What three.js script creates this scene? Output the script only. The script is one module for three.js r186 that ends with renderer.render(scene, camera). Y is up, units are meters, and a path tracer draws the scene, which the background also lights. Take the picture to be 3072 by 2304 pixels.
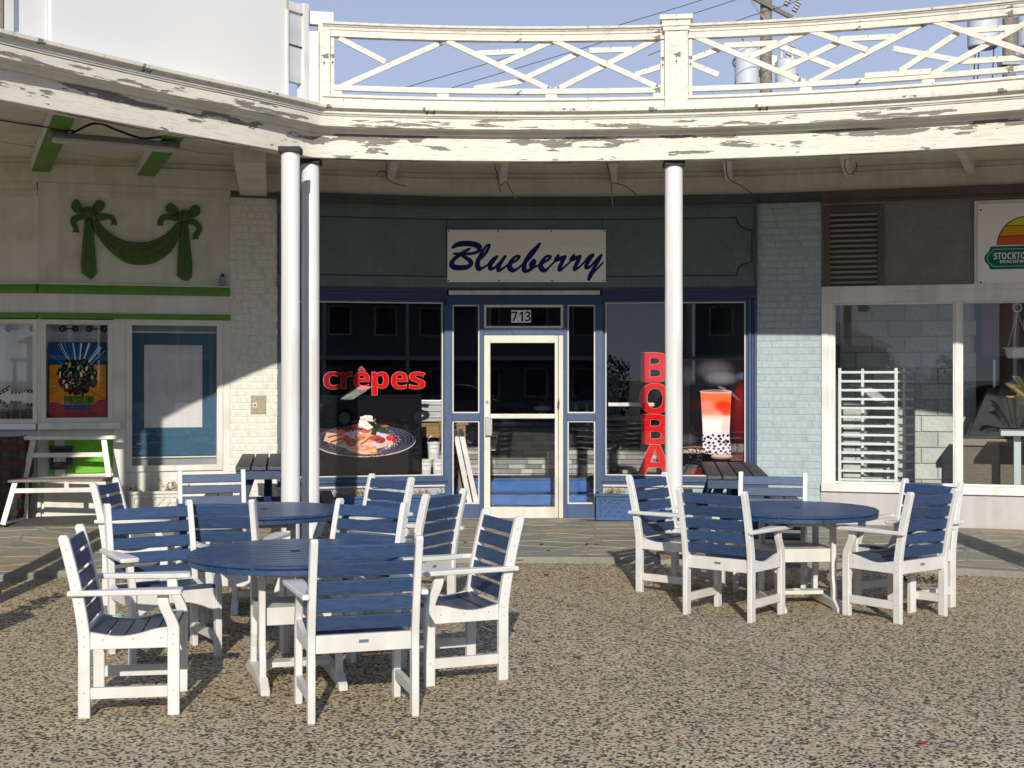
import * as THREE from 'three';
import { RoundedBoxGeometry } from 'three/addons/geometries/RoundedBoxGeometry.js';
import { FontLoader } from 'three/addons/loaders/FontLoader.js';
import { mergeGeometries } from 'three/addons/utils/BufferGeometryUtils.js';

// ------------------------------------------------------------------ camera, sky, sun, exposure
const scene = new THREE.Scene();
const EYE = 1.75, FOC = 4095;                       // eye height (m), focal length in photograph units
const camera = new THREE.PerspectiveCamera(2 * Math.atan(384 / 1365) * 180 / Math.PI, 1024 / 768, 0.1, 600);
camera.position.set(0, EYE, 0);
camera.lookAt(0, EYE, -10);
camera.setViewOffset(1024, 768, 0, 8, 1024, 768);

const renderer = new THREE.WebGLRenderer({ antialias: true });
renderer.setSize(1024, 768);
renderer.toneMapping = THREE.LinearToneMapping;
renderer.toneMappingExposure = 1.35;
renderer.shadowMap.enabled = true;

{ // clear winter sky: pale at the horizon, bluer above
  const W = 256, H = 128, d = new Float32Array(W * H * 4);
  for (let j = 0; j < H; j++) {
    const el = ((j + 0.5) / H - 0.5) * Math.PI, s = Math.max(0, Math.sin(el));
    const k = Math.pow(s, 0.40);
    const c = [0.62 + (0.07 - 0.62) * k, 0.67 + (0.15 - 0.67) * k, 0.76 + (0.37 - 0.76) * k];
    for (let i = 0; i < W; i++) { const q = (j * W + i) * 4; d[q] = c[0]; d[q + 1] = c[1]; d[q + 2] = c[2]; d[q + 3] = 1; }
  }
  const t = new THREE.DataTexture(d, W, H, THREE.RGBAFormat, THREE.FloatType);
  t.mapping = THREE.EquirectangularReflectionMapping; t.magFilter = THREE.LinearFilter; t.needsUpdate = true;
  scene.background = t; scene.environment = t;
}
const sun = new THREE.DirectionalLight(new THREE.Color(1.0, 0.945, 0.85), 3.2);
sun.position.set(0.25, 0.424 * 40, 40 - 11); sun.target.position.set(0, 0, -11);
sun.castShadow = true; sun.shadow.radius = 1;
sun.shadow.mapSize.set(4096, 4096);
Object.assign(sun.shadow.camera, { left: -14, right: 14, top: 12, bottom: -12, near: 1, far: 90 });
scene.add(sun, sun.target);

// ------------------------------------------------------------------ helpers
let seed = 1234567;
const rnd = () => { seed |= 0; seed = seed + 0x6D2B79F5 | 0; let t = Math.imul(seed ^ seed >>> 15, 1 | seed); t = t + Math.imul(t ^ t >>> 7, 61 | t) ^ t; return ((t ^ t >>> 14) >>> 0) / 4294967296; };
const rr = (a, b) => a + (b - a) * rnd();
const lerp = (a, b, t) => a + (b - a) * t;
const clamp = (x, a = 0, b = 1) => Math.min(b, Math.max(a, x));
const smooth = (a, b, x) => { const t = clamp((x - a) / (b - a)); return t * t * (3 - 2 * t); };
const V3 = (x, y, z) => new THREE.Vector3(x, y, z);

function lattice(n, s) { const a = new Float32Array(n * n); let q = s; for (let i = 0; i < n * n; i++) { q = Math.imul(q ^ q >>> 15, 0x2c1b3c6d) + 0x9e3779b9 | 0; a[i] = ((q ^ q >>> 13) >>> 0) / 4294967296; } return a; }
const LAT = lattice(256, 77);
function vnoise(x, y, px, py) {                       // tileable value noise with periods px, py
  const x0 = Math.floor(x), y0 = Math.floor(y), fx = x - x0, fy = y - y0;
  const sx = fx * fx * (3 - 2 * fx), sy = fy * fy * (3 - 2 * fy);
  const m = (a, p) => ((a % p) + p) % p;
  const g = (i, j) => LAT[(m(j, py) * 37 + 11 * m(i, px) + (m(i, px) * 7919 + m(j, py) * 104729)) & 65535];
  return lerp(lerp(g(x0, y0), g(x0 + 1, y0), sx), lerp(g(x0, y0 + 1), g(x0 + 1, y0 + 1), sx), sy);
}
function fbm(u, v, p, oct = 4, ay = 1) {
  let s = 0, a = 0.5, f = p, t = 0;
  for (let o = 0; o < oct; o++) { const fy = Math.max(1, Math.round(f * ay)); s += a * vnoise(u * f + o * 17, v * fy + o * 31, f, fy); t += a; a *= 0.5; f *= 2; }
  return s / t;
}
function dataTex(w, h, fn, srgb = true, repeat) {
  const d = new Uint8Array(w * h * 4);
  for (let j = 0; j < h; j++) for (let i = 0; i < w; i++) {
    const c = fn((i + 0.5) / w, (j + 0.5) / h), q = (j * w + i) * 4;
    d[q] = clamp(c[0]) * 255; d[q + 1] = clamp(c[1]) * 255; d[q + 2] = clamp(c[2]) * 255; d[q + 3] = 255;
  }
  const t = new THREE.DataTexture(d, w, h, THREE.RGBAFormat); t.wrapS = t.wrapT = THREE.RepeatWrapping;
  t.magFilter = THREE.LinearFilter; t.minFilter = THREE.LinearMipmapLinearFilter; t.generateMipmaps = true;
  if (srgb) t.colorSpace = THREE.SRGBColorSpace;
  if (repeat) t.repeat.set(repeat[0], repeat[1]);
  t.needsUpdate = true; return t;
}
function canvasTex(w, h, draw) {
  const c = document.createElement('canvas'); c.width = w; c.height = h;
  draw(c.getContext('2d'), w, h);
  const t = new THREE.CanvasTexture(c); t.colorSpace = THREE.SRGBColorSpace; return t;
}
const mat = (c, rough = 0.7, o = {}) => { const m = new THREE.MeshStandardMaterial({ roughness: rough, ...o }); if (typeof c === 'string') m.color.set(c); else m.color.setRGB(c[0], c[1], c[2]); return m; };

const ink = (c, o = {}) => { const m = new THREE.MeshPhysicalMaterial({ roughness: 0.9, specularIntensity: 0.15, ...o }); m.color.setRGB(c[0], c[1], c[2]); return m; };   // flat print and vinyl
const used = {};
function numbered(n) { if (!(n in used)) { used[n] = 0; return n; } used[n]++; return n + '_' + String(used[n]).padStart(3, '0'); }
function shade(o) { o.traverse(m => { if (m.isMesh) { m.castShadow = true; m.receiveShadow = true; } }); return o; }
function tag(o, label, category, group, kind) { o.userData.label = label; o.userData.category = category; if (group) o.userData.group = group; if (kind) o.userData.kind = kind; return o; }
function thing(name, label, category, pos = [0, 0, 0], turn = 0, group) {
  const g = new THREE.Group(); g.name = numbered(name); g.position.set(...pos); g.rotation.y = turn;
  tag(g, label, category, group); scene.add(g); g.updateMatrixWorld(true); return g;
}
function struct(o, name) { o.name = numbered(name); o.userData.kind = 'structure'; shade(o); scene.add(o); return o; }
const mesh = (name, geo, m) => { const o = new THREE.Mesh(geo, m); o.name = name; o.castShadow = o.receiveShadow = true; return o; };
function part(root, name, geo, m, pos, turn = 0) { const o = mesh(name, geo, m); if (pos) o.position.set(...pos); o.rotation.y = turn; root.add(o); return o; }
function worldPart(root, o) { root.updateWorldMatrix(true, false); o.updateMatrixWorld(true); root.attach(o); return o; }

function uvm(geo) {                                    // texture coordinates in metres, by the way each face points
  let g = geo.index ? geo.toNonIndexed() : geo;
  const p = g.attributes.position, n = g.attributes.normal, uv = new Float32Array(p.count * 2);
  for (let i = 0; i < p.count; i += 3) {
    let ax = 0, ay = 0, az = 0;
    for (let k = 0; k < 3; k++) { ax += Math.abs(n.getX(i + k)); ay += Math.abs(n.getY(i + k)); az += Math.abs(n.getZ(i + k)); }
    for (let k = 0; k < 3; k++) {
      const x = p.getX(i + k), y = p.getY(i + k), z = p.getZ(i + k);
      let u, v; if (az >= ax && az >= ay) { u = x; v = y; } else if (ay >= ax) { u = x; v = z; } else { u = z; v = y; }
      uv[(i + k) * 2] = u; uv[(i + k) * 2 + 1] = v;
    }
  }
  g.setAttribute('uv', new THREE.BufferAttribute(uv, 2)); return g;
}
const cache = new Map();
function box(w, h, d, r = 0.004) {                     // box with eased edges, centred
  const k = [w, h, d, r].map(v => v.toFixed(4)).join();
  if (!cache.has(k)) cache.set(k, uvm(r > 0 ? new RoundedBoxGeometry(w, h, d, 1, Math.min(r, w / 2.1, h / 2.1, d / 2.1)) : new THREE.BoxGeometry(w, h, d)));
  return cache.get(k);
}
const plainBox = (w, h, d) => box(w, h, d, 0);
function bb(x0, x1, y0, y1, z0, z1, r = 0) { const g = box(x1 - x0, y1 - y0, z1 - z0, r).clone(); g.translate((x0 + x1) / 2, (y0 + y1) / 2, (z0 + z1) / 2); return uvm(g); }
function merge(list) { return mergeGeometries(list.map(g => { const q = g.index ? g.toNonIndexed() : g.clone(); for (const k of Object.keys(q.attributes)) if (!['position', 'normal', 'uv'].includes(k)) q.deleteAttribute(k); return q; })); }
function extr(pts, depth, bevel = 0.003, curveSeg = 6) {
  const s = pts instanceof THREE.Shape ? pts : new THREE.Shape(pts.map(p => new THREE.Vector2(p[0], p[1])));
  const g = new THREE.ExtrudeGeometry(s, { depth: depth - 2 * bevel, bevelEnabled: bevel > 0, bevelSize: bevel, bevelThickness: bevel, bevelOffset: -bevel, bevelSegments: 1, curveSegments: curveSeg });
  g.translate(0, 0, bevel); return g;
}
function bar(a, b, w, t, up = V3(0, 1, 0), r = 0.003) {  // box from a to b: w across (in the up direction), t thick
  const d = b.clone().sub(a), L = d.length(); d.normalize();
  const g = box(L, w, t, r).clone();
  const z = d.clone().cross(up).normalize(), y = z.clone().cross(d).normalize();
  const m = new THREE.Matrix4().makeBasis(d, y, z); m.setPosition(a.clone().add(b).multiplyScalar(0.5));
  g.applyMatrix4(m); return g;
}
function tube(pts, r, seg = 24, rad = 6) { return new THREE.TubeGeometry(new THREE.CatmullRomCurve3(pts), seg, r, rad); }
// measured direction in the photograph (3072 wide) -> point at depth d / on level h
const at = (sx, sy, d) => V3((sx - 1536) / FOC * d, EYE - (sy - 1128) / FOC * d, -d);
const onLevel = (sx, sy, h) => at(sx, sy, (EYE - h) * FOC / (sy - 1128));
const Z = (x0, y0, k) => (X, Y) => [x0 + X * k, y0 + Y * k];
const v = (x, y) => [x * 1.38879, y * 1.38879];

// a vertical wall line in plan: from A to B (x, depth), left to right; u along it, w towards the street
function facet(xa, da, xb, db) {
  const L = Math.hypot(xb - xa, db - da), ux = (xb - xa) / L, ud = (db - da) / L;
  const f = { L, turn: Math.atan2(ud, ux) };
  f.pos = (u, y, w = 0) => V3(xa + ux * u + ud * w, y, -(da + ud * u - ux * w));
  f.uy = (sx, sy, w = 0) => {                            // photo point -> (u, y) on the wall plane moved out by w
    const k = (sx - 1536) / FOC, x0 = xa + ud * w, d0 = da - ux * w;
    const u = (k * d0 - x0) / (ux - k * ud), d = d0 + ud * u;
    return [u, EYE - (sy - 1128) / FOC * d];
  };
  f.U = (vx, w = 0) => f.uy(vx * 1.38879, 1128, w)[0];
  f.Y = (vx, vy, w = 0) => f.uy(vx * 1.38879, vy * 1.38879, w)[1];
  f.mesh = (root, name, geo, m, u, y, w) => { const o = mesh(name, geo, m); o.position.copy(f.pos(u, y, w)); o.rotation.y = f.turn; return worldPart(root, o); };
  f.slab = (root, name, m, u0, u1, y0, y1, w0, w1, r = 0.003) => f.mesh(root, name, box(u1 - u0, y1 - y0, w1 - w0, r), m, (u0 + u1) / 2, (y0 + y1) / 2, (w0 + w1) / 2);
  f.root = (name, label, cat, u, y, w = 0, group) => { const p = f.pos(u, y, w); return thing(name, label, cat, [p.x, p.y, p.z], f.turn, group); };
  return f;
}
// sweep a profile [(w, y)] along a plan path of {x, d, nx, nd} (n points to the street side)
function planPath(pts) {
  const n = pts.length, out = []; let s = 0;
  for (let i = 0; i < n; i++) {
    const a = pts[Math.max(0, i - 1)], b = pts[i], c = pts[Math.min(n - 1, i + 1)];
    const d1 = [b[0] - a[0], b[1] - a[1]], d2 = [c[0] - b[0], c[1] - b[1]];
    const l1 = Math.hypot(...d1) || 1, l2 = Math.hypot(...d2) || 1;
    let n1 = [d1[1] / l1, -d1[0] / l1], n2 = [d2[1] / l2, -d2[0] / l2];
    if (i === 0) n1 = n2; if (i === n - 1) n2 = n1;
    let mx = n1[0] + n2[0], md = n1[1] + n2[1]; const q = (mx * mx + md * md) / 2; mx /= q; md /= q;
    if (i > 0) s += l1;
    out.push({ x: b[0], d: b[1], nx: mx, nd: md, s });
  }
  return out;
}
function sweep(path, prof, closed = true) {
  const P = [], N = [], U = [], I = []; let base = 0, vlen = 0;
  const m = prof.length, segs = closed ? m : m - 1;
  for (let k = 0; k < segs; k++) {
    const a = prof[k], b = prof[(k + 1) % m], dl = Math.hypot(b[0] - a[0], b[1] - a[1]);
    const nw = (b[1] - a[1]) / dl, ny = -(b[0] - a[0]) / dl;
    for (const p of path) for (const [q, vv] of [[a, vlen], [b, vlen + dl]]) {
      P.push(p.x + p.nx * q[0], q[1], -(p.d + p.nd * q[0]));
      const l = Math.hypot(p.nx, p.nd); N.push(p.nx / l * nw, ny, -p.nd / l * nw); U.push(p.s, vv);
    }
    for (let i = 0; i < path.length - 1; i++) { const o = base + i * 2; I.push(o, o + 2, o + 1, o + 1, o + 2, o + 3); }
    base += path.length * 2; vlen += dl;
  }
  if (closed) for (const [pi, flip] of [[0, 1], [path.length - 1, 0]]) {
    const p = path[pi], tri = THREE.ShapeUtils.triangulateShape(prof.map(q => new THREE.Vector2(q[0], q[1])), []);
    for (const q of prof) { P.push(p.x + p.nx * q[0], q[1], -(p.d + p.nd * q[0])); N.push(flip ? -p.nd : p.nd, 0, flip ? -p.nx : p.nx); U.push(q[0], q[1]); }
    for (const t of tri) I.push(base + t[0], base + t[flip ? 2 : 1], base + t[flip ? 1 : 2]);
    base += m;
  }
  const g = new THREE.BufferGeometry();
  g.setAttribute('position', new THREE.Float32BufferAttribute(P, 3)); g.setAttribute('normal', new THREE.Float32BufferAttribute(N, 3));
  g.setAttribute('uv', new THREE.Float32BufferAttribute(U, 2)); g.setIndex(I); return g;
}
const rect = (w0, w1, y0, y1) => [[w0, y0], [w1, y0], [w1, y1], [w0, y1]];

// ------------------------------------------------------------------ materials
const M = {};
{
  const grainy = dataTex(512, 512, (u, y) => { const a = fbm(u, y, 8, 4), b = fbm(u + .3, y, 64, 2); const k = 0.80 + 0.14 * a + 0.10 * b; return [k, k, k]; }, true, [0.5, 0.5]);
  const grimeTex = dataTex(512, 512, (u, y) => { const a = fbm(u, y, 5, 5), b = fbm(u * 1, y, 40, 2, 0.1), s = smooth(0.58, 0.75, a) * 0.05; const k = 0.95 - s + 0.07 * (b - 0.5); return [k, k * (1 - s * .15), k * (1 - s * .5)]; }, true, [0.4, 0.4]);
  const streak = dataTex(512, 512, (u, y) => { const a = fbm(u, y, 6, 3, 14), b = fbm(u, y, 20, 2, 14); const k = 0.72 + 0.16 * a + 0.42 * (b - 0.5); return [k, k, k]; }, true, [1.6, 2.4]);
  const streakB = dataTex(512, 512, (u, y) => { const b = fbm(u, y, 16, 3, 12); return [b, b, b]; }, false, [1.6, 2.4]);
  const peel = (lo, hi, fr, thr, amt) => (u, y) => {
    // y: 0 bottom edge of the board .. 1 top; bare grey wood where the paint has come off, mostly low on the board
    const n = fbm(u, y, fr, 5, 0.2) + 0.22 * (fbm(u, y, 128, 3, 0.22) - 0.5);
    const dens = amt * Math.exp(-Math.pow((y - lo) / hi, 2)) * smooth(0.35, 0.62, fbm(u + .13, 0.3, 10, 3, .1));
    const bare = smooth(thr - dens, thr + 0.012 - dens, n);
    const g = fbm(u, y, 40, 3, 3), c = fbm(u + .5, y, 6, 4);
    const paint = 0.925 - 0.05 * c - 0.06 * smooth(0.62, 0.7, fbm(u, y + .37, 64, 2, .5));
    const wood = 0.38 + 0.26 * g;
    return [lerp(paint, wood, bare), lerp(paint * 0.985, wood * 0.985, bare), lerp(paint * 0.95, wood * 0.96, bare), bare];
  };
  const mk = (lo, hi, fr, thr, amt, w, h, rep) => { const f = peel(lo, hi, fr, thr, amt); return [dataTex(w, h, f, true, rep), dataTex(w, h, (u, y) => { const b = f(u, y)[3]; const k = 1 - 0.8 * b; return [k, k, k]; }, false, rep)]; };
  const [pA, pAb] = mk(0.26, 0.22, 26, 0.74, 0.26, 2048, 192, [1 / 7.3, 1 / 0.27]);
  const [pB, pBb] = mk(0.30, 0.34, 26, 0.72, 0.20, 2048, 96, [1 / 6.1, 1 / 0.12]);
  const [pC, pCb] = mk(0.4, 0.3, 24, 0.80, 0.06, 1024, 256, [1 / 3.1, 1 / 0.9]);
  const WP = [0.90, 0.88, 0.82];
  M.peelBeam = mat(WP, 0.75, { map: pA, bumpMap: pAb, bumpScale: 0.003 });
  M.peelFascia = mat(WP, 0.75, { map: pB, bumpMap: pBb, bumpScale: 0.003 });
  M.peelRail = mat(WP, 0.75, { map: pC, bumpMap: pCb, bumpScale: 0.002 });
  M.whitePaint = mat([0.80, 0.79, 0.75], 0.6, { map: grimeTex });
  M.soffit = mat([0.74, 0.71, 0.61], 0.8, { map: grimeTex });
  M.cream = mat([0.78, 0.76, 0.68], 0.65, { map: grimeTex });
  M.panelWhite = mat([0.73, 0.725, 0.70], 0.6); M.tile = mat([0.86, 0.86, 0.85], 0.6);
  M.column = mat([0.80, 0.80, 0.79], 0.42, { map: grimeTex });
  M.chairWhite = mat([0.76, 0.745, 0.70], 0.45, { map: grimeTex });
  M.slat = []; for (const k of [0.88, 1, 1.15]) M.slat.push(mat([0.040 * k, 0.088 * k, 0.205 * k], 0.5, { map: streak, bumpMap: streakB, bumpScale: 0.0006 }));
  M.slatGrey = []; for (const k of [0.9, 1.1]) M.slatGrey.push(mat([0.075 * k, 0.10 * k, 0.16 * k], 0.38, { map: streak, bumpMap: streakB, bumpScale: 0.0005 }));
  M.tableBlue = []; for (const k of [0.92, 1, 1.08]) M.tableBlue.push(mat([0.045 * k, 0.095 * k, 0.205 * k], 0.36, { map: streak, bumpMap: streakB, bumpScale: 0.0004 }));
  M.picnicTop = mat([0.075, 0.088, 0.11], 0.5, { map: streak, bumpMap: streakB, bumpScale: 0.002 }); M.picnic = mat([0.03, 0.068, 0.145], 0.5, { map: streak, bumpMap: streakB, bumpScale: 0.001 });
  M.slate = mat([0.150, 0.190, 0.195], 0.75, { map: grainy });
  M.slateDark = mat([0.085, 0.105, 0.11], 0.75, { map: grainy });
  M.navy = mat([0.041, 0.083, 0.185], 0.5, { map: grainy });
  M.navyDark = mat([0.030, 0.042, 0.125], 0.5, { map: grainy });
  M.brickBlue = []; for (const k of [0.95, 1, 1.03]) M.brickBlue.push(mat([0.42 * k, 0.50 * k, 0.52 * k], 0.7, { map: grainy }));
  M.brickWhite = []; for (const k of [0.985, 1, 1.01]) M.brickWhite.push(mat([0.78 * k, 0.76 * k, 0.67 * k], 0.7, { map: grainy }));
  M.mortarBlue = mat([0.38, 0.455, 0.475], 0.85); M.mortarWhite = mat([0.72, 0.70, 0.60], 0.85);
  M.brown = mat([0.25, 0.235, 0.21], 0.8, { map: grainy });
  M.brownDark = mat([0.13, 0.105, 0.09], 0.75, { map: grainy });
  M.mauve = mat([0.52, 0.49, 0.48], 0.75, { map: grimeTex });
  M.greenTrim = mat([0.12, 0.29, 0.024], 0.55, { map: grainy });
  M.greenBright = mat([0.15, 0.50, 0.012], 0.5, { map: grainy });
  M.greenSwag = mat([0.065, 0.15, 0.022], 0.6, { map: grainy });
  M.wallLeft = mat([0.74, 0.72, 0.63], 0.8, { map: grimeTex });
  M.black = mat([0.012, 0.012, 0.013], 0.45); M.dark = mat([0.03, 0.03, 0.032], 0.8); M.iron = mat([0.25, 0.25, 0.25], 0.4, { metalness: 0.8 });
  M.bead = mat([0.62, 0.61, 0.56], 0.5);
  M.alu = mat([0.70, 0.68, 0.58], 0.42, { map: grimeTex });
  M.steel = mat([0.55, 0.55, 0.55], 0.3, { metalness: 0.9 });
  M.glass = new THREE.MeshPhysicalMaterial({ color: 0xffffff, transmission: 1, thickness: 0, roughness: 0.0, ior: 1.46 });
  M.glassTint = new THREE.MeshPhysicalMaterial({ color: new THREE.Color(0.55, 0.58, 0.58), transmission: 1, thickness: 0, roughness: 0.0, ior: 1.52 });
  M.wood = mat([0.42, 0.24, 0.09], 0.6, { map: streak }); M.woodGrey = mat([0.36, 0.31, 0.25], 0.8, { map: streak });
  M.red = ink([0.58, 0.008, 0.008]); M.redDark = ink([0.27, 0.006, 0.008]); M.redEdge = ink([0.72, 0.30, 0.26]);
  M.flag = []; for (const c of [[.30, .285, .225], [.265, .265, .215], [.32, .295, .23], [.285, .265, .205], [.34, .28, .195], [.25, .255, .215], [.30, .295, .245]]) M.flag.push(mat([c[0] * 1.25, c[1] * 1.25, c[2] * 1.22], 0.7, { map: grainy, bumpMap: grainy, bumpScale: 0.004 }));
  M.mortar = mat([0.40, 0.35, 0.26], 0.9, { map: grainy });
  M.concrete = mat([0.30, 0.28, 0.23], 0.9, { map: grainy, bumpMap: grainy, bumpScale: 0.004 });
  M.gravel = mat([0.10, 0.09, 0.08], 0.95, { map: grainy, bumpMap: grainy, bumpScale: 0.02 });
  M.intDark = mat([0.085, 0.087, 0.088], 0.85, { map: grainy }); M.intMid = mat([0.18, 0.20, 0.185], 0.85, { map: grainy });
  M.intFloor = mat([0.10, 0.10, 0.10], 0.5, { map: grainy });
  M.grainy = grainy; M.grimeTex = grimeTex; M.streak = streak;
}

// ------------------------------------------------------------------ ground
{
  const N = 2048, cells = 200, jx = lattice(cells, 5), jy = lattice(cells, 9), jt = lattice(cells, 13), js = lattice(cells, 21);
  const palette = [[.86, .78, .62], [.76, .67, .51], [.90, .84, .71], [.40, .34, .27], [.82, .75, .63], [.20, .18, .16], [.74, .69, .59], [.86, .76, .58], [.27, .25, .23]];
  const d = new Uint8Array(N * N * 4), b = new Uint8Array(N * N * 4);
  for (let j = 0; j < N; j++) for (let i = 0; i < N; i++) {
    const x = i / N * cells, y = j / N * cells, cx = Math.floor(x), cy = Math.floor(y);
    let d1 = 9, d2 = 9, id = 0;
    for (let oy = -1; oy <= 1; oy++) for (let ox = -1; ox <= 1; ox++) {
      const gx = (cx + ox + cells) % cells, gy = (cy + oy + cells) % cells, k = gy * cells + gx;
      const dx = cx + ox + 0.1 + 0.8 * jx[k] - x, dy = cy + oy + 0.1 + 0.8 * jy[k] - y;
      const q = Math.sqrt(dx * dx + dy * dy) / (0.62 + 0.6 * js[k]); if (q < d1) { d2 = d1; d1 = q; id = k; } else if (q < d2) d2 = q;
    }
    const e = clamp((d2 - d1) * 3.2), stone = smooth(0.10, 0.42, e) * smooth(0.98, 0.78, d1);
    const c = palette[Math.floor(jt[id] * 8.999)], mo = 0.68 + 0.10 * LAT[(i * 7 + j * 131) & 65535];
    const q = (j * N + i) * 4, t = 0.9 + 0.2 * LAT[(i * 3 + j * 57) & 65535];
    d[q] = 255 * clamp(lerp(mo, c[0] * t, stone)); d[q + 1] = 255 * clamp(lerp(mo * .89, c[1] * t, stone)); d[q + 2] = 255 * clamp(lerp(mo * .70, c[2] * t, stone)); d[q + 3] = 255;
    b[q] = b[q + 1] = b[q + 2] = 255 * stone * (0.6 + 0.4 * js[id]); b[q + 3] = 255;
  }
  const mk = (a, srgb) => { const t = new THREE.DataTexture(a, N, N, THREE.RGBAFormat); t.wrapS = t.wrapT = THREE.RepeatWrapping; t.magFilter = THREE.LinearFilter; t.minFilter = THREE.LinearMipmapLinearFilter; t.generateMipmaps = true; if (srgb) t.colorSpace = THREE.SRGBColorSpace; t.repeat.set(1 / 2.9, 1 / 2.9); t.needsUpdate = true; return t; };
  const gm = mat([1.0, 1.0, 1.0], 0.85, { map: mk(d, true), bumpMap: mk(b, false), bumpScale: 0.006, vertexColors: true });
  const G = new THREE.PlaneGeometry(40, 40, 160, 160); G.rotateX(-Math.PI / 2); G.translate(0, 0, -6);
  const p = G.attributes.position, col = new Float32Array(p.count * 3), uv = G.attributes.uv;
  for (let i = 0; i < p.count; i++) {
    const x = p.getX(i), z = p.getZ(i); uv.setXY(i, x * 0.985 + z * 0.17, z * 0.985 - x * 0.17);
    const k = 0.90 + 0.26 * (fbm(x / 40 + .5, z / 40 + .5, 20, 4) - 0.5) + 0.12 * (fbm(x / 40 + .2, z / 40 + .7, 70, 2) - .5);
    col[i * 3] = k; col[i * 3 + 1] = k * 0.99; col[i * 3 + 2] = k * 0.965;
  }
  G.setAttribute('color', new THREE.BufferAttribute(col, 3));
  struct(mesh('plaza', G, gm), 'plaza');
  const far = new THREE.PlaneGeometry(900, 900); far.rotateX(-Math.PI / 2);
  struct(mesh('ground', far, mat([0.10, 0.10, 0.095], 0.9)), 'ground').position.set(0, -0.012, 0);
  // saw joints of the plaza slabs: narrow dirt-filled lines
  const jm = mat([0.20, 0.185, 0.15], 0.95), z7 = Z(1300, 1500, 1772 / 2212);
  const lines = [[[420, 365], [780, 478]], [[780, 478], [1400, 425], [2212, 362]], [[780, 478], [1200, 605], [1890, 832]]];
  for (const L of lines) {
    const pts = L.map(q => onLevel(...z7(...q), 0)); const gs = [];
    for (let i = 0; i < pts.length - 1; i++) { const a = pts[i], c = pts[i + 1], n = 14; for (let k = 0; k < n; k++) { const s0 = a.clone().lerp(c, k / n), s1 = a.clone().lerp(c, (k + 1) / n); for (const s of [s0, s1]) { s.y = 0.0025; } gs.push(bar(s0, s1, 0.013 * rr(.7, 1.2), 0.004, V3(0.01, 0, 1), 0)); } }
    struct(mesh('slab_joint', merge(gs), jm), 'slab_joint');
  }
  // paler, greener concrete of the next slab, in the near right corner
  const pts = [[1780, 1000], [1950, 960], [2212, 915], [2500, 870], [2500, 1150], [1500, 1150]].map(q => onLevel(...z7(...q), 0));
  const sh = new THREE.Shape(pts.map(q => new THREE.Vector2(q.x, -q.z))); const cg = new THREE.ShapeGeometry(sh); cg.rotateX(-Math.PI / 2);
  const cu = cg.attributes.uv, cp = cg.attributes.position; for (let i = 0; i < cp.count; i++) cu.setXY(i, cp.getX(i), cp.getZ(i));
  const gm2 = gm.clone(); gm2.vertexColors = false; gm2.color.setRGB(1.0, 1.05, 1.0);
  struct(mesh('concrete_slab', cg, gm2), 'concrete_slab').position.y = 0.004;
}

// ------------------------------------------------------------------ plan of the arcade
const C = [0.2, 3.1], R0 = 9.67;
const arcPt = (th, r) => [C[0] + r * Math.sin(th), C[1] + r * Math.cos(th)];
const wing = new THREE.CatmullRomCurve3([[-5.6, 6.3], [-4.62, 8.3], [-3.72, 9.92], [-3.35, 10.47], [-2.855, 11.17], [-2.28, 11.9], [-1.83, 12.54]].map(p => V3(p[0], 0, p[1]))).getPoints(26).map(p => [p.x, p.z]);
const arcPts = []; for (let k = 1; k <= 34; k++) arcPts.push(arcPt((-12.1 + 54.1 * k / 34) * Math.PI / 180, R0));
const PATH = planPath([...wing, ...arcPts]);
const KINK = wing.length - 1;
const MAIN = planPath([arcPt(-11.6 * Math.PI / 180, R0), ...arcPts.slice(1)]);

const FLW = facet(-2.72, 15.80, -0.78, 16.25), FD = facet(-0.78, 16.25, 1.075, 16.25), FRW = facet(1.075, 16.25, 2.87, 16.0);
const FP = facet(2.87, 16.0, 3.58, 15.80), FS = facet(3.58, 15.80, 8.4, 14.32);
const FW = facet(-5.22, 15.03, -2.72, 15.80), F0 = facet(-10.5, 15.15, -5.22, 15.03);

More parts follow.
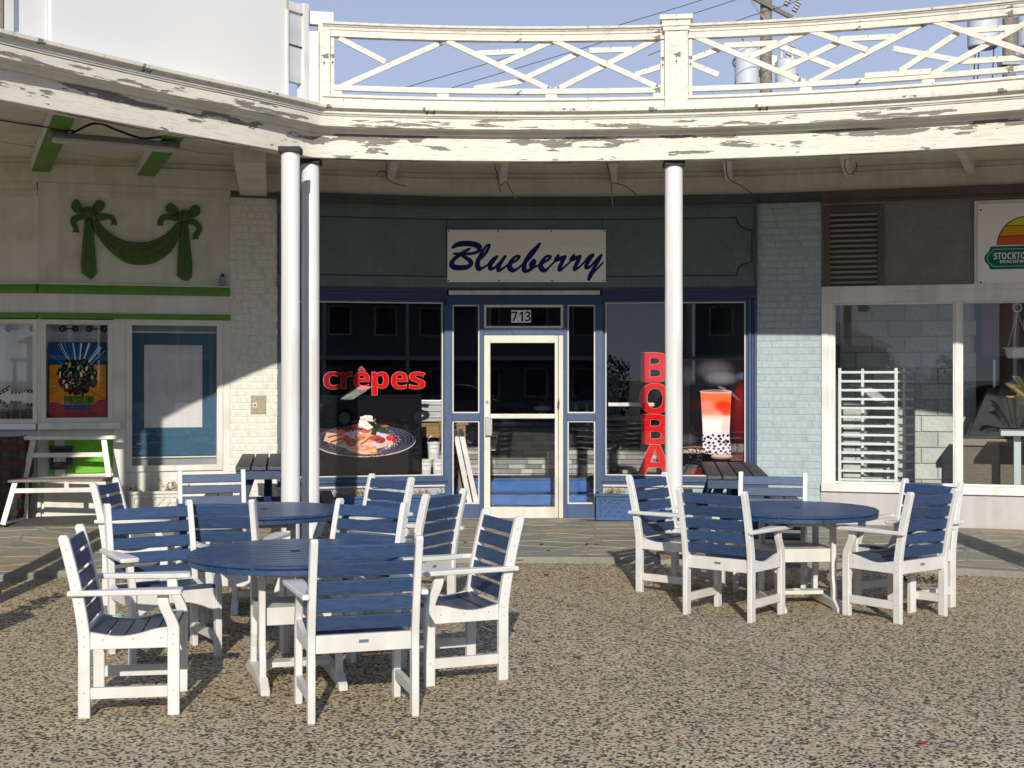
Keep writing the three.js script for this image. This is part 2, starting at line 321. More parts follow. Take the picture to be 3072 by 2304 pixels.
// ------------------------------------------------------------------ walkway of crazy paving
const hw = (x, z) => 0.05 + 0.11 * smooth(-2.6, -5.0, x) * smooth(11.5, 14.5, -z);
{
  const root = new THREE.Group(); root.name = 'walkway'; root.userData.kind = 'structure'; scene.add(root);
  // bed
  const P = [], I = [], U = []; const na = 60, nr = 16; let q = 0;
  for (let j = 0; j <= nr; j++) for (let i = 0; i <= na; i++) {
    const th = (-40 + 84 * i / na) * Math.PI / 180, r = lerp(9.70, 13.9, j / nr), p = arcPt(th, r);
    P.push(p[0], hw(p[0], -p[1]) - 0.003, -p[1]); U.push(p[0], p[1]);
    if (i < na && j < nr) { const a = j * (na + 1) + i; I.push(a, a + 1, a + na + 1, a + 1, a + na + 2, a + na + 1); }
  }
  const g = new THREE.BufferGeometry(); g.setAttribute('position', new THREE.Float32BufferAttribute(P, 3)); g.setAttribute('uv', new THREE.Float32BufferAttribute(U, 2)); g.setIndex(I); g.computeVertexNormals();
  part(root, 'mortar_bed', g, M.mortar);
  const kp = planPath(Array.from({ length: 61 }, (_, i) => arcPt((-40 + 84 * i / 60) * Math.PI / 180, 9.68)));
  part(root, 'kerb', sweep(kp, [[-0.17, -0.02], [0, -0.02], [0.004, 0.035], [-0.012, 0.055], [-0.17, 0.056]]), M.concrete);
  // stones
  const seeds = [];
  for (let gx = -8.2; gx < 8; gx += 0.50) for (let gd = 10.2; gd < 17; gd += 0.37) seeds.push([gx + rr(-.25, .25), gd + rr(-.18, .18)]);
  const clipHalf = (poly, nx, nd, c) => { const out = []; for (let i = 0; i < poly.length; i++) { const a = poly[i], b = poly[(i + 1) % poly.length], da = nx * a[0] + nd * a[1] - c, db = nx * b[0] + nd * b[1] - c; if (da <= 0) out.push(a); if (da * db < 0) { const t = da / (da - db); out.push([lerp(a[0], b[0], t), lerp(a[1], b[1], t)]); } } return out; };
  const walls = [[-7.4, 15.0, -5.22, 15.0], [-5.22, 15.0, -2.72, 15.76], [-2.72, 15.76, -0.78, 16.2], [-0.78, 16.2, 1.07, 16.2], [1.07, 16.2, 2.87, 15.95], [2.87, 15.95, 8.4, 14.27]];
  for (const s of seeds) {
    const th = Math.atan2(s[0] - C[0], s[1] - C[1]), r = Math.hypot(s[0] - C[0], s[1] - C[1]);
    if (r < 9.75 || th < -0.66 || th > 0.72) continue;
    const w = walls.find(q => s[0] >= q[0] && s[0] < q[2]); if (!w) continue;
    const wd = lerp(w[1], w[3], (s[0] - w[0]) / (w[2] - w[0])); if (s[1] > wd - 0.05) continue;
    let poly = [[s[0] - 1, s[1] - 1], [s[0] + 1, s[1] - 1], [s[0] + 1, s[1] + 1], [s[0] - 1, s[1] + 1]];
    for (const o of seeds) { const dx = o[0] - s[0], dd = o[1] - s[1], L = Math.hypot(dx, dd); if (L < 1e-6 || L > 1.7) continue; poly = clipHalf(poly, dx / L, dd / L, (dx * (s[0] + o[0]) + dd * (s[1] + o[1])) / 2 / L - 0.012); if (poly.length < 3) break; }
    poly = clipHalf(poly, -Math.sin(th), -Math.cos(th), -(Math.sin(th) * C[0] + Math.cos(th) * C[1] + 9.875));
    const wl = Math.hypot(w[2] - w[0], w[3] - w[1]), wnx = -(w[3] - w[1]) / wl, wnd = (w[2] - w[0]) / wl; poly = clipHalf(poly, wnx, wnd, wnx * w[0] + wnd * w[1] - 0.01);
    if (poly.length < 3) continue;
    const n = poly.length, cx = poly.reduce((a, p) => a + p[0], 0) / n, cd = poly.reduce((a, p) => a + p[1], 0) / n, lift = rr(0.0005, 0.003);
    const Ps = [], Is = [], Us = []; const top = poly.map(p => [lerp(p[0], cx, .03), lerp(p[1], cd, .03)]);
    Ps.push(cx, hw(cx, -cd) + lift, -cd); Us.push(cx, cd);
    top.forEach(p => { Ps.push(p[0], hw(p[0], -p[1]) + lift, -p[1]); Us.push(p[0], p[1]); });
    poly.forEach(p => { Ps.push(p[0], hw(p[0], -p[1]) - 0.012, -p[1]); Us.push(p[0], p[1]); });
    for (let i = 0; i < n; i++) { const a = 1 + i, b = 1 + (i + 1) % n; Is.push(0, a, b, a, a + n, b, b, a + n, b + n); }
    const sg = new THREE.BufferGeometry(); sg.setAttribute('position', new THREE.Float32BufferAttribute(Ps, 3)); sg.setAttribute('uv', new THREE.Float32BufferAttribute(Us, 2)); sg.setIndex(Is);
    const sn = sg.toNonIndexed(); sn.computeVertexNormals();
    part(root, 'flagstone', sn, M.flag[Math.floor(rnd() * M.flag.length)]);
  }
  // strip of dark gravel at the foot of the left shop
  const gp = planPath([[-7.4, 15.05], [-5.22, 15.0], [-3.0, 15.68]]);
  struct(mesh('gravel_strip', sweep(gp, [[0, 0.1], [0.62, 0.1], [0.62, 0.17], [0.3, 0.20], [0, 0.205]]), M.gravel), 'gravel_strip');
}

// ------------------------------------------------------------------ portico: beam, cornice, ceiling, rafters, columns
{
  const root = thing('portico', 'peeling white curved portico roof with beam, cornice and round columns', 'portico', [1.52, 0, -12.83]);
  const W = (name, geo, m) => worldPart(root, mesh(name, geo, m));
  W('beam', sweep(PATH, [[-0.15, 3.76], [0, 3.76], [0.002, 3.765], [0.002, 4.03], [-0.15, 4.03]]), M.peelBeam);
  W('bed_moulding', sweep(PATH, [[-0.1, 4.005], [0.012, 3.985], [0.045, 3.99], [0.06, 4.02], [0.13, 4.035], [0.13, 4.06], [-0.1, 4.06]]), M.cream);
  W('cornice_fascia', sweep(PATH, rect(-0.1, 0.155, 4.028, 4.118)), M.peelFascia);
  W('cornice_bead', sweep(PATH, [[-0.1, 4.118], [0.145, 4.118], [0.145, 4.122], [0.165, 4.124], [0.168, 4.132], [0.15, 4.136], [0.15, 4.14], [0.172, 4.143], [0.172, 4.15], [-0.1, 4.15]]), M.whitePaint);
  W('cornice_crown', sweep(PATH, [[-0.1, 4.15], [0.165, 4.15], [0.17, 4.165], [0.19, 4.178], [0.222, 4.183], [0.225, 4.21], [-0.5, 4.225], [-0.5, 4.15]]), M.peelRail);
  for (let k = 0; k < 11; k++) W('ceiling_board', sweep(PATH, rect(-0.16 - 0.58 * (k + 1) + 0.012, -0.16 - 0.58 * k, 4.15 + (k % 2) * 0.006, 4.20)), M.soffit);
  W('roof_deck', sweep(PATH, rect(-8.5, -0.5, 4.206, 4.30)), M.woodGrey);
  // rafters of the middle and right part, tapered at their lower edge
  for (const [vx, vy] of [[842, 395], [1086, 398], [1326, 398], [1576, 392], [1838, 378], [2106, 362], [2360, 345]]) {
    const q = at(vx * 1.38879, vy * 1.38879, 16.05), th = Math.atan2(q.x - C[0], -q.z - C[1]);
    const rw = Math.hypot(q.x - C[0], -q.z - C[1]) + 0.1, a = arcPt(th, R0 + 0.15), b = arcPt(th, rw);
    const L = Math.hypot(b[0] - a[0], b[1] - a[1]);
    const g = extr([[0, 0], [L, -0.02], [L, 0.14], [0, 0.14]], 0.085, 0.003); g.translate(0, 0, -0.0425);
    const o = mesh('rafter', uvm(g), M.whitePaint); o.position.set(a[0], 4.03, -a[1]); o.rotation.y = Math.atan2(b[1] - a[1], b[0] - a[0]); worldPart(root, o);
  }
  const gr = [[[-3.70, 11.4], [-5.28, 15.25]], [[-3.05, 12.5], [-4.17, 15.5]]];
  for (const [a, b] of gr) {
    const p = V3(a[0], 4.08, -a[1]), q = V3(b[0], 4.08, -b[1]);
    const o = W('rafter', bar(p, q, 0.13, 0.20), M.whitePaint);
    const u = mesh('green_board', bar(V3(p.x, 4.005, p.z), V3(q.x, 4.005, q.z), 0.018, 0.19), M.greenTrim); o.attach(u); tag(u, 'bright green painted underside board', undefined); delete u.userData.category;
  }
  { // white gusset by the paired columns
    const a = at(...Z(0, 0, 1000 / 2212)(1740, 1010), 13.2), b = at(...Z(0, 0, 1000 / 2212)(1740, 1215), 15.6);
    W('bracket', bar(V3(a.x - .12, 3.98, a.z), V3(b.x - .1, 3.98, b.z), 0.34, 0.30), M.cream);
  }
  // columns
  const cols = [[-1.955, 12.05, 0.083], [-1.875, 12.70, 0.083], [1.52, 12.83, 0.083], [4.63, 11.74, 0.09], [4.80, 11.5, 0.09], [-4.02, 9.75, 0.09], [-4.24, 9.5, 0.09], [-5.42, 6.75, 0.09], [-5.62, 6.5, 0.09]];
  for (const [x, d, r] of cols) {
    const pr = [[r + 0.004, 0], [r + 0.004, 0.10], [r, 0.12]]; for (let k = 1; k <= 14; k++) pr.push([r + rr(-.0012, .0012), 0.12 + 3.5 * k / 14]); pr.push([r, 3.72]);
    const o = W('column', new THREE.LatheGeometry(pr.map(p => new THREE.Vector2(...p)), 28), M.column); o.position.set(0, 0, 0);
    o.position.copy(root.worldToLocal(V3(x, hw(x, -d), -d)));
    const cap = mesh('cap_plate', box(0.19, 0.05, 0.19), M.dark); cap.position.set(0, 3.74 - hw(x, -d), 0); o.add(cap);
    const base = mesh('base_plate', box(0.30, 0.05, 0.26, 0.01), mat([0.20, 0.12, 0.07], 0.9, { map: M.grainy })); base.position.set(0, 0.012, 0); if (d < 13 && x > 0) o.add(base);
  }
  // loose wires hanging off the rafters
  const z2 = Z(900, 0, 1200 / 2212), z3 = Z(2000, 0, 1072 / 2212);
  const wires = [[z2, [[480, 900], [482, 985], [520, 1012], [590, 1030]], 13.6], [z2, [[485, 960], [450, 945], [420, 970]], 13.6], [z2, [[1075, 905], [1095, 990], [1108, 1060]], 13.3], [z2, [[1110, 1025], [1140, 1005], [1165, 1050], [1195, 1100]], 13.3], [z2, [[1695, 900], [1720, 1000], [1728, 1140]], 13.3], [z2, [[1730, 1010], [1800, 1030], [1862, 1078]], 13.3], [z3, [[365, 990], [385, 1105], [460, 1150], [530, 1200]], 13.2], [z3, [[1105, 985], [1105, 1050], [1135, 1080], [1175, 1040], [1170, 1000]], 13.0]];
  for (const [z, pts, d] of wires) W('loose_wire', tube(pts.map(p => at(...z(...p), d)), 0.0045, 20, 5), M.black);
}
{ // fluorescent batten under the left soffit
  const a = V3(-4.22, 3.94, -12.45), b = V3(-3.19, 3.94, -13.05), m = a.clone().add(b).multiplyScalar(.5), L = a.distanceTo(b);
  const t = thing('strip_light', 'long grey strip light hanging under the left soffit', 'lamp', [m.x, 3.9, m.z], Math.atan2(-(b.z - a.z), b.x - a.x));
  part(t, 'housing', box(L, 0.045, 0.15, 0.012), mat([.16, .16, .15], .5), [0, 0.05, 0]);
  part(t, 'diffuser', box(L - .06, 0.05, 0.12, 0.02), mat([.55, .55, .52], .35), [0, 0.01, 0]);
  for (const s of [-1, 1]) part(t, 'bracket', box(0.02, 0.09, 0.02), M.dark, [s * L * .38, 0.11, 0]);
  part(t, 'cable', tube([V3(-L * .35, .07, 0), V3(-L * .15, .19, .03), V3(0, .14, .05), V3(L * .2, .09, .02), V3(L * .36, .12, 0)], 0.012, 30), M.black);
  part(t, 'cable', tube([V3(-L * .3, .10, .02), V3(-L * .8, .10, .2), V3(-L * 1.6, .12, .5)], 0.007, 20), M.black);
}

// ------------------------------------------------------------------ balcony railing above the cornice
{
  const root = thing('balcony_railing', 'white lattice balcony railing with broken boards above the cornice', 'railing', [1.5, 4.2, -12.85]);
  const W = (name, geo, m) => worldPart(root, mesh(name, geo, m));
  const sub = MAIN;
  W('kerb_board', sweep(sub, rect(-0.16, -0.03, 4.20, 4.33)), M.peelRail);
  W('ledge', sweep(sub, rect(-0.17, -0.005, 4.33, 4.352)), M.peelRail);
  W('bottom_rail', sweep(sub, rect(-0.115, -0.045, 4.40, 4.447)), M.peelRail);
  W('top_rail', sweep(sub, rect(-0.12, -0.04, 4.895, 4.955)), M.peelRail);
  W('rail_moulding', sweep(sub, [[-0.13, 4.955], [-0.03, 4.955], [-0.028, 4.975], [-0.012, 4.985], [-0.01, 4.998], [-0.13, 4.998]]), M.peelRail);
  W('rail_cap', sweep(sub, [[-0.17, 4.998], [0.008, 4.998], [0.012, 5.018], [-0.08, 5.03], [-0.17, 5.018]]), M.peelRail);
  const rad = R0 + 0.08;                                 // boards stand on this circle
  const cyl = (sx, sy) => { // photo point -> point on the lattice cylinder
    const k = (sx - 1536) / FOC; let d = 12.6; for (let i = 0; i < 30; i++) { const x = k * d - C[0]; d = C[1] + Math.sqrt(rad * rad - x * x); } return at(sx, sy, d); };
  const z2 = Z(900, 0, 1200 / 2212), z3 = Z(2000, 0, 1072 / 2212);
  const list = [
    [z2, 215, 214, 470, 345, 0], [z2, 205, 488, 790, 230, 1], [z2, 812, 230, 1380, 497, 0], [z2, 1395, 226, 1100, 357, 1], [z2, 1548, 288, 1245, 430, 2], [z2, 1240, 444, 962, 488, 2], [z2, 980, 292, 1235, 279, 3], [z2, 1402, 226, 1992, 492, 0], [z2, 1992, 204, 1412, 498, 1], [z2, 1600, 276, 1835, 270, 3], [z2, 1855, 410, 1998, 366, 2],
    [z3, 158, 222, 855, 512, 0], [z3, 148, 366, 330, 298, 2], [z3, 355, 278, 690, 262, 3], [z3, 522, 348, 872, 192, 1], [z3, 148, 396, 322, 466, 0], [z3, 880, 190, 1240, 312, 0], [z3, 690, 276, 1045, 412, 3], [z3, 695, 437, 1068, 258, 2], [z3, 885, 508, 1615, 132, 1], [z3, 1075, 238, 1415, 222, 3], [z3, 1400, 296, 1820, 374, 3], [z3, 1445, 437, 1805, 200, 2], [z3, 1228, 474, 1638, 446, 4], [z3, 1645, 458, 2290, 105, 1], [z3, 1645, 130, 2300, 350, 0], [z3, 1840, 186, 2260, 158, 3], [z3, 1830, 378, 2260, 350, 3]];
  for (const [z, x0, y0, x1, y1, lay] of list) {
    const a = cyl(...z(x0, y0)), b = cyl(...z(x1, y1)), n = V3(C[0] - a.x, 0, -C[1] - a.z).normalize();
    const off = n.clone().multiplyScalar([0.016, -0.016, -0.022, -0.030, 0.03][lay]); a.add(off); b.add(off);
    const up = b.clone().sub(a).cross(n).normalize(); if (up.y < 0) up.negate();
    W('lattice_board', bar(a, b, 0.05, 0.028, up, 0.002), M.peelRail);
  }
  for (const [z, x, y] of [[z2, 790, 534], [z2, 1390, 540], [z3, 862, 552], [z3, 1620, 500], [z2, 200, 530], [z2, 1985, 525]]) { const p = cyl(...z(x, y)); const o = mesh('rail_block', box(0.11, 0.10, 0.05), M.peelRail); o.position.set(p.x, 4.40, p.z); o.rotation.y = -Math.atan2(p.x - C[0], -p.z - C[1]) ; worldPart(root, o); }
  const post = (vx, w, top, cap) => {
    const p = cyl(vx * 1.38879, 300), th = Math.atan2(p.x - C[0], -p.z - C[1]);
    const o = mesh('post', box(w, top - 4.22, w * .8), M.peelRail); o.position.set(p.x, (top + 4.22) / 2, p.z + 0.01); o.rotation.y = th * -1; worldPart(root, o);
    if (cap) for (const [cw, ch, cy] of [[w + .09, 0.045, top + .02], [w + .05, .06, top - .03], [w + .03, .04, top - .08]]) { const c = mesh('post_cap', box(cw, ch, w * .8 + (cw - w)), M.peelRail); c.position.set(0, cy - (top + 4.22) / 2, 0); o.add(c); }
    for (const s of [-1, 1]) { const t = mesh('side_batten', box(0.035, 0.53, 0.05), M.peelRail); t.position.set(s * (w / 2 + .022), 4.62 - (top + 4.22) / 2, 0); o.add(t); }
  };
  post(1461, 0.215, 5.055, true); post(700, 0.11, 5.0, false); post(2420, 0.215, 5.055, true);
}
{ // solid sheeted parapet over the left wing
  const zz = Z(0, 0, 1000 / 2212);
  const onWing = (X, Y) => { const [sx, sy] = zz(X, Y); const k = (sx - 1536) / FOC; let best = null; for (let i = 0; i < KINK; i++) { const a = PATH[i], b = PATH[i + 1]; for (const t of [0, .25, .5, .75, 1]) { const x = lerp(a.x, b.x, t), d = lerp(a.d, b.d, t), e = Math.abs(x / d - k); if (!best || e < best.e) best = { e, s: lerp(a.s, b.s, t), x, d, y: EYE - (sy - 1128) / FOC * d }; } } return best; };
  const root = thing('sheeted_parapet', 'smooth white sheet panels boarding up the upper left parapet', 'parapet', [-3.0, 4.2, -11.2]);
  const W = (name, geo, m) => worldPart(root, mesh(name, geo, m));
  const cut = (s0, s1) => { const out = []; for (let k = 0; k <= 20; k++) { const s = lerp(s0, s1, k / 20); let i = 0; while (i < PATH.length - 2 && PATH[i + 1].s < s) i++; const a = PATH[i], b = PATH[i + 1], t = (s - a.s) / (b.s - a.s); out.push([lerp(a.x, b.x, t), lerp(a.d, b.d, t)]); } return planPath(out); };
  const sA = onWing(355, 300).s, sB = onWing(1925, 600).s, sK = PATH[KINK].s;
  W('sheet_panel', sweep(cut(sA, sB), rect(-0.10, -0.04, 4.20, 6.6)), M.panelWhite);
  W('sheet_panel', sweep(cut(0, sA - 0.004), rect(-0.14, -0.08, 4.20, 6.6)), M.panelWhite);
  W('bottom_batten', sweep(cut(0, sA - 0.01), rect(-0.08, -0.055, 4.21, 4.30)), M.whitePaint);
  const sP = onWing(80, 150).s; W('corner_post', sweep(cut(sP - .05, sP + .03), rect(-.1, -.02, 4.2, 6.6)), M.whitePaint);
  W('old_post', sweep(cut(sP - .35, sP - .07), rect(-.2, -.01, 4.2, 6.6)), M.concrete);
  const sC = sK - 0.04, top = onWing(1930, 20).y;
  W('infill_panel', sweep(cut(sB, sC), rect(-0.10, -0.045, 4.42, top - .05)), mat([.62, .63, .65], .5, { map: M.grimeTex }));
  W('frame_rail', sweep(cut(sB, sC), rect(-0.10, -0.02, top - .06, top + .02)), M.whitePaint);
  W('frame_rail', sweep(cut(sB, sC), rect(-0.10, -0.036, 4.745, 4.757)), M.dark);
  W('frame_post', sweep(cut(sC - .06, sC), rect(-.10, -.012, 4.21, top + .04)), M.whitePaint);
  W('frame_post', sweep(cut(sB, sB + .02), rect(-.10, -.02, 4.21, top + .02)), M.whitePaint);
  W('cap_rail', sweep(planPath([[PATH[KINK].x - .06, PATH[KINK].d + .06], arcPt(-11.0 * Math.PI / 180, R0 + .06)]), rect(-.06, .02, top - .12, top)), M.whitePaint);
  const ep = onWing(2125, 400); W('end_board', bar(V3(PATH[KINK].x + .01, 4.2, -PATH[KINK].d - .02), V3(PATH[KINK].x + .01, top - .2, -PATH[KINK].d - .02), 0.09, 0.06, V3(1, 0, 0)), M.whitePaint);
}

// ------------------------------------------------------------------ shopfronts: shared pieces
const fonts = {};
for (const n of ['sans_bold', 'serif_bold', 'sans_regular']) fonts[n] = await new FontLoader().loadAsync('fonts/droid/droid_' + n + '.typeface.json');
function glyph(ch, size, font = 'sans_bold') {            // centred letter shapes
  const sh = fonts[font].generateShapes(ch, size); const g = new THREE.ShapeGeometry(sh); g.computeBoundingBox(); return { sh, bb: g.boundingBox };
}
function letterGeo(sh, depth, grow = 0) { return new THREE.ExtrudeGeometry(sh, { depth, bevelEnabled: grow > 0, bevelSize: grow, bevelThickness: 0.0005, bevelSegments: 1, curveSegments: 8 }); }
function bars(f, root, name, m, u0, u1, y0, y1, fw, w0, w1) { // rectangular frame as one mesh, positioned at the middle
  const cu = (u0 + u1) / 2, cy = (y0 + y1) / 2, a = (u1 - u0) / 2, b = (y1 - y0) / 2, d0 = w0, d1 = w1;
  const g = merge([bb(-a, -a + fw, -b, b, d0, d1, .003), bb(a - fw, a, -b, b, d0, d1, .003), bb(-a + fw, a - fw, b - fw, b, d0, d1, .003), bb(-a + fw, a - fw, -b, -b + fw, d0, d1, .003)]);
  return f.mesh(root, name, g, m, cu, cy, 0);
}
function glazed(f, root, name, m, u0, u1, y0, y1, fw, w0, w1, glass = M.glass, gw = null) {
  const fr = bars(f, root, name, m, u0, u1, y0, y1, fw, w0, w1);
  const p = mesh('pane', plainBox(u1 - u0 - 2 * fw + .004, y1 - y0 - 2 * fw + .004, 0.006), glass); p.position.set(0, 0, gw ?? (w0 + w1) / 2); fr.add(p); return fr;
}
function brickPier(f, u0, u1, y0, y1, label, mats, mortar, name) {
  const root = f.root(name, label, 'pier', (u0 + u1) / 2, y0);
  f.slab(root, 'pier_core', mortar, u0, u1, y0, y1, -0.5, 0.0, 0);
  const rows = Math.round((y1 - y0) / 0.0785), rh = (y1 - y0) / rows;
  for (let r = 0; r < rows; r++) {
    let u = u0 - (r % 2 ? 0.16 : 0.02) - rr(0, .1);
    while (u < u1) {
      const L = [0.30, 0.305, 0.15][rnd() < 0.86 ? (r % 2) : 2]; const a = Math.max(u, u0 - .002), b = Math.min(u + L - 0.006, u1 + .002);
      if (b - a > 0.03) f.mesh(root, 'brick', box(Math.round((b - a) * 50) / 50 + .001, rh - 0.011, 0.03, 0.005), mats[Math.floor(rnd() * mats.length)], (a + b) / 2, y0 + (r + .5) * rh + rr(-.001, .001), rr(-0.009, -0.006));
      u += L;
    }
  }
  return root;
}
brickPier(FP, 0, FP.L, 0.05, 3.79, 'pale blue painted brick pier right of the blue shopfront', M.brickBlue, M.mortarBlue, 'brick_pier');
const uPier = FW.U(497);
brickPier(FW, uPier, FW.L, 0.10, 3.80, 'cream painted brick pier behind the paired columns', M.brickWhite, M.mortarWhite, 'brick_pier');
for (const [f, u0, u1, m] of [[FP, 0, FP.L, M.slateDark]]) { const r = f.root('pier_cornice', 'dark moulding capping the pale blue brick pier', 'moulding', f.L / 2, 3.79); f.slab(r, 'board', m, u0 - .01, u1 + .01, 3.79, 3.88, -.4, .06); f.slab(r, 'lip', m, u0 - .01, u1 + .01, 3.765, 3.79, -.02, .03); }
{ // white frieze board under the soffit, all along the fronts
  const fp = planPath([[-10.5, 15.15], [-5.22, 15.03], [-2.72, 15.80], [-0.78, 16.25], [1.075, 16.25], [2.87, 16.0], [3.58, 15.8], [8.4, 14.32]]);
  const o = mesh('frieze_board', sweep(fp, [[-0.3, 3.88], [0.03, 3.88], [0.03, 4.045], [0.055, 4.05], [0.055, 4.085], [0.03, 4.10], [0.03, 4.152], [-0.3, 4.152]]), M.soffit);
  tag(o, 'cream frieze board running along the wall heads below the soffit', 'frieze'); scene.add(o);
}

// ------------------------------------------------------------------ the blue crepe shop
{
  const root = FD.root('crepe_shop', 'blue shopfront with two big windows and a glazed white door', 'shop', FD.L / 2, 0.05);
  const yH = 2.79, yT = 3.88;
  const uL0 = FLW.U(655);
  for (const [f, u0, u1] of [[FLW, 0, FLW.L], [FD, 0, FD.L], [FRW, 0, FRW.L]]) {
    f.slab(root, 'fascia_wall', M.slateDark, u0, u1, yH, yT, -0.25, 0.0, 0);
    f.slab(root, 'crown_board', M.slateDark, u0 - .004, u1 + .004, 3.765, yT - .003, -0.05, 0.075);
    f.slab(root, 'crown_lip', M.slate, u0 - .004, u1 + .004, 3.735, 3.765, -0.05, 0.045);
    f.slab(root, 'upper_rail', M.slate, u0 - .002, u1 + .002, 3.615, 3.735, -0.05, 0.03);
    f.slab(root, 'lower_rail', M.slate, u0 - .002, u1 + .002, 2.80, 2.925, -0.05, 0.034);
    f.slab(root, 'drip_strip', M.slateDark, u0 - .002, u1 + .002, 2.785, 2.80, -0.05, 0.04);
  }
  // shaped end panel with scooped corners on the right
  {
    const f = FRW, u1 = f.L, a = f.U(1592), e = f.U(1625), R = 0.15;
    const s = new THREE.Shape(); const yb = 2.925, yt = 3.615;
    s.moveTo(u1 - .03, yb - .002); s.lineTo(u1 - .03, yt + .002); s.lineTo(a, yt + .002); s.lineTo(a, yt - .0); s.quadraticCurveTo(a + .01, yt - R * .9, e, yt - R); s.lineTo(e, yb + R); s.quadraticCurveTo(a + .01, yb + R * .9, a, yb); s.lineTo(a, yb - .002);
    const g = new THREE.ExtrudeGeometry(s, { depth: 0.028, bevelEnabled: false, curveSegments: 8 });
    f.mesh(root, 'end_panel', g, M.slate, 0, 0, 0.0);
    f.slab(root, 'end_stile', M.slateDark, u1 - .03, u1 + .003, 2.80, 3.73, -.05, 0.05);
  }
  FLW.slab(root, 'panel_board', M.slate, .02, FLW.L - .006, 2.937, 3.603, -.05, .02); FD.slab(root, 'panel_board', M.slate, .006, FD.L - .006, 2.937, 3.603, -.05, .02);
  { const f = FRW, a = f.U(1592) - .012, e = f.U(1625) - .012, Rr = .15, yb = 2.937, yt = 3.603, s = new THREE.Shape(); s.moveTo(.006, yb); s.lineTo(a, yb); s.quadraticCurveTo(a - .002, yb + Rr * .92, e, yb + Rr + .004); s.lineTo(e, yt - Rr - .004); s.quadraticCurveTo(a - .002, yt - Rr * .92, a, yt); s.lineTo(.006, yt); s.closePath(); f.mesh(root, 'panel_board', new THREE.ExtrudeGeometry(s, { depth: .06, bevelEnabled: false, curveSegments: 8 }), M.slate, 0, 0, -.04); }
  for (const vx of []) { const f = vx < 1300 ? FD : FRW; f.slab(root, 'seam_strip', M.slateDark, f.U(vx) - .003, f.U(vx) + .003, 2.93, 3.61, -.01, .004, 0); }
  // blue head trim
  for (const [f, u0, u1] of [[FLW, uL0 - .1, FLW.L], [FRW, 0, FRW.L]]) {
    f.slab(root, 'head_trim', M.navyDark, u0, u1, 2.66, 2.785, -0.12, 0.03); f.slab(root, 'head_bead', M.navyDark, u0, u1, 2.70, 2.735, 0.0, 0.048, .008);
  }
  FD.slab(root, 'head_trim', M.navyDark, 0, FD.L, 2.60, 2.70, -0.12, 0.03);
  FD.slab(root, 'flashing', M.alu, .03, FD.L - .03, 2.715, 2.765, -0.1, 0.045);
  FD.slab(root, 'head_filler', M.navyDark, 0, FD.L, 2.765, 2.785, -0.12, 0.0, 0); FD.slab(root, 'head_filler', M.navyDark, 0, FD.L, 2.70, 2.715, -0.12, 0.01, 0);
  // windows
  const wy0 = 0.53, wy1 = 2.66;
  glazed(FLW, root, 'window', M.navy, uL0 - .12, FLW.L - .005, wy0, wy1, 0.035, -0.10, -0.02, M.glass, -0.06);
  glazed(FRW, root, 'window', M.navy, 0.005, FRW.L - .10, wy0, wy1, 0.03, -0.10, -0.02, M.glass, -0.06);
  for (const [f, u0, u1] of [[FLW, uL0 - .085, FLW.L - .04], [FRW, 0.035, FRW.L - .13]]) { bars(f, root, 'glazing_bead', M.bead, u0, u1, wy0 + .035, wy1 - .035, 0.014, -0.05, -0.012); }
  for (const k of [0, 1, 2]) FRW.slab(root, 'jamb_trim', k === 1 ? M.navyDark : M.navy, FRW.L - .10 + k * .034, FRW.L - .067 + k * .034, 0.5, 2.66, -0.1, 0.02 + (k % 2 ? -.012 : .008), .008);
  // wall and sills below the windows
  for (const [f, u0, u1] of [[FLW, 0, FLW.L], [FRW, 0, FRW.L]]) {
    f.slab(root, 'sill_wall', M.brickBlue[0], u0, u1, 0.04, 0.50, -0.22, -0.01, 0);
    f.slab(root, 'sill', M.navy, u0, u1, 0.50, 0.535, -0.2, 0.075); f.slab(root, 'sill_moulding', M.navy, u0, u1, 0.465, 0.50, -0.02, 0.05, .01); f.slab(root, 'sill_moulding', M.bead, u0, u1, 0.435, 0.465, -0.02, 0.03, .008);
  }
  FLW.slab(root, 'end_wall', M.slate, 0, uL0 - .1, 0.5, 2.79, -.25, -0.01, 0);
  // door section
  const U = x => FD.U(x), yy = vy => FD.Y(1130, vy);
  const mull = (a, b, y0, y1, m = M.navy) => FD.slab(root, 'mullion', m, U(a), U(b), y0, y1, -0.09, 0.035);
  mull(960.5, 977, 0.05, 2.60); mull(1036, 1045, 0.05, 2.60); mull(1217, 1225.5, 0.05, 2.60); mull(1286, 1302, 0.05, 2.60);
  for (const [a, b] of [[977, 1036], [1225.5, 1286]]) {
    FD.slab(root, 'cross_rail', M.navy, U(a), U(b), yy(909), yy(893), -0.085, 0.03);
    FD.slab(root, 'kick_panel', M.navy, U(a), U(b), 0.05, yy(1089), -0.085, 0.025);
    glazed(FD, root, 'sidelight', M.bead, U(a) + .001, U(b) - .001, yy(893) + .001, 2.598, 0.016, -0.06, 0.012, M.glass, -.03);
    glazed(FD, root, 'sidelight', M.bead, U(a) + .001, U(b) - .001, yy(1089) + .001, yy(909) - .001, 0.016, -0.06, 0.012, M.glass, -.03);
  }
  FD.slab(root, 'transom_bar', M.navy, U(1045), U(1217), yy(724), yy(710), -0.085, 0.03);
  glazed(FD, root, 'transom', M.alu, U(1045) + .002, U(1217) - .002, yy(710) + .002, 2.598, 0.03, -0.06, 0.03, M.glass, -.03);
  // door leaf
  const d0 = U(1045) + .003, d1 = U(1217) - .003, dy0 = 0.062, dy1 = yy(724) - .003, cu = (d0 + d1) / 2, cy = (dy0 + dy1) / 2, hwid = (d1 - d0) / 2, hh = (dy1 - dy0) / 2;
  const midY = yy(899) - cy;
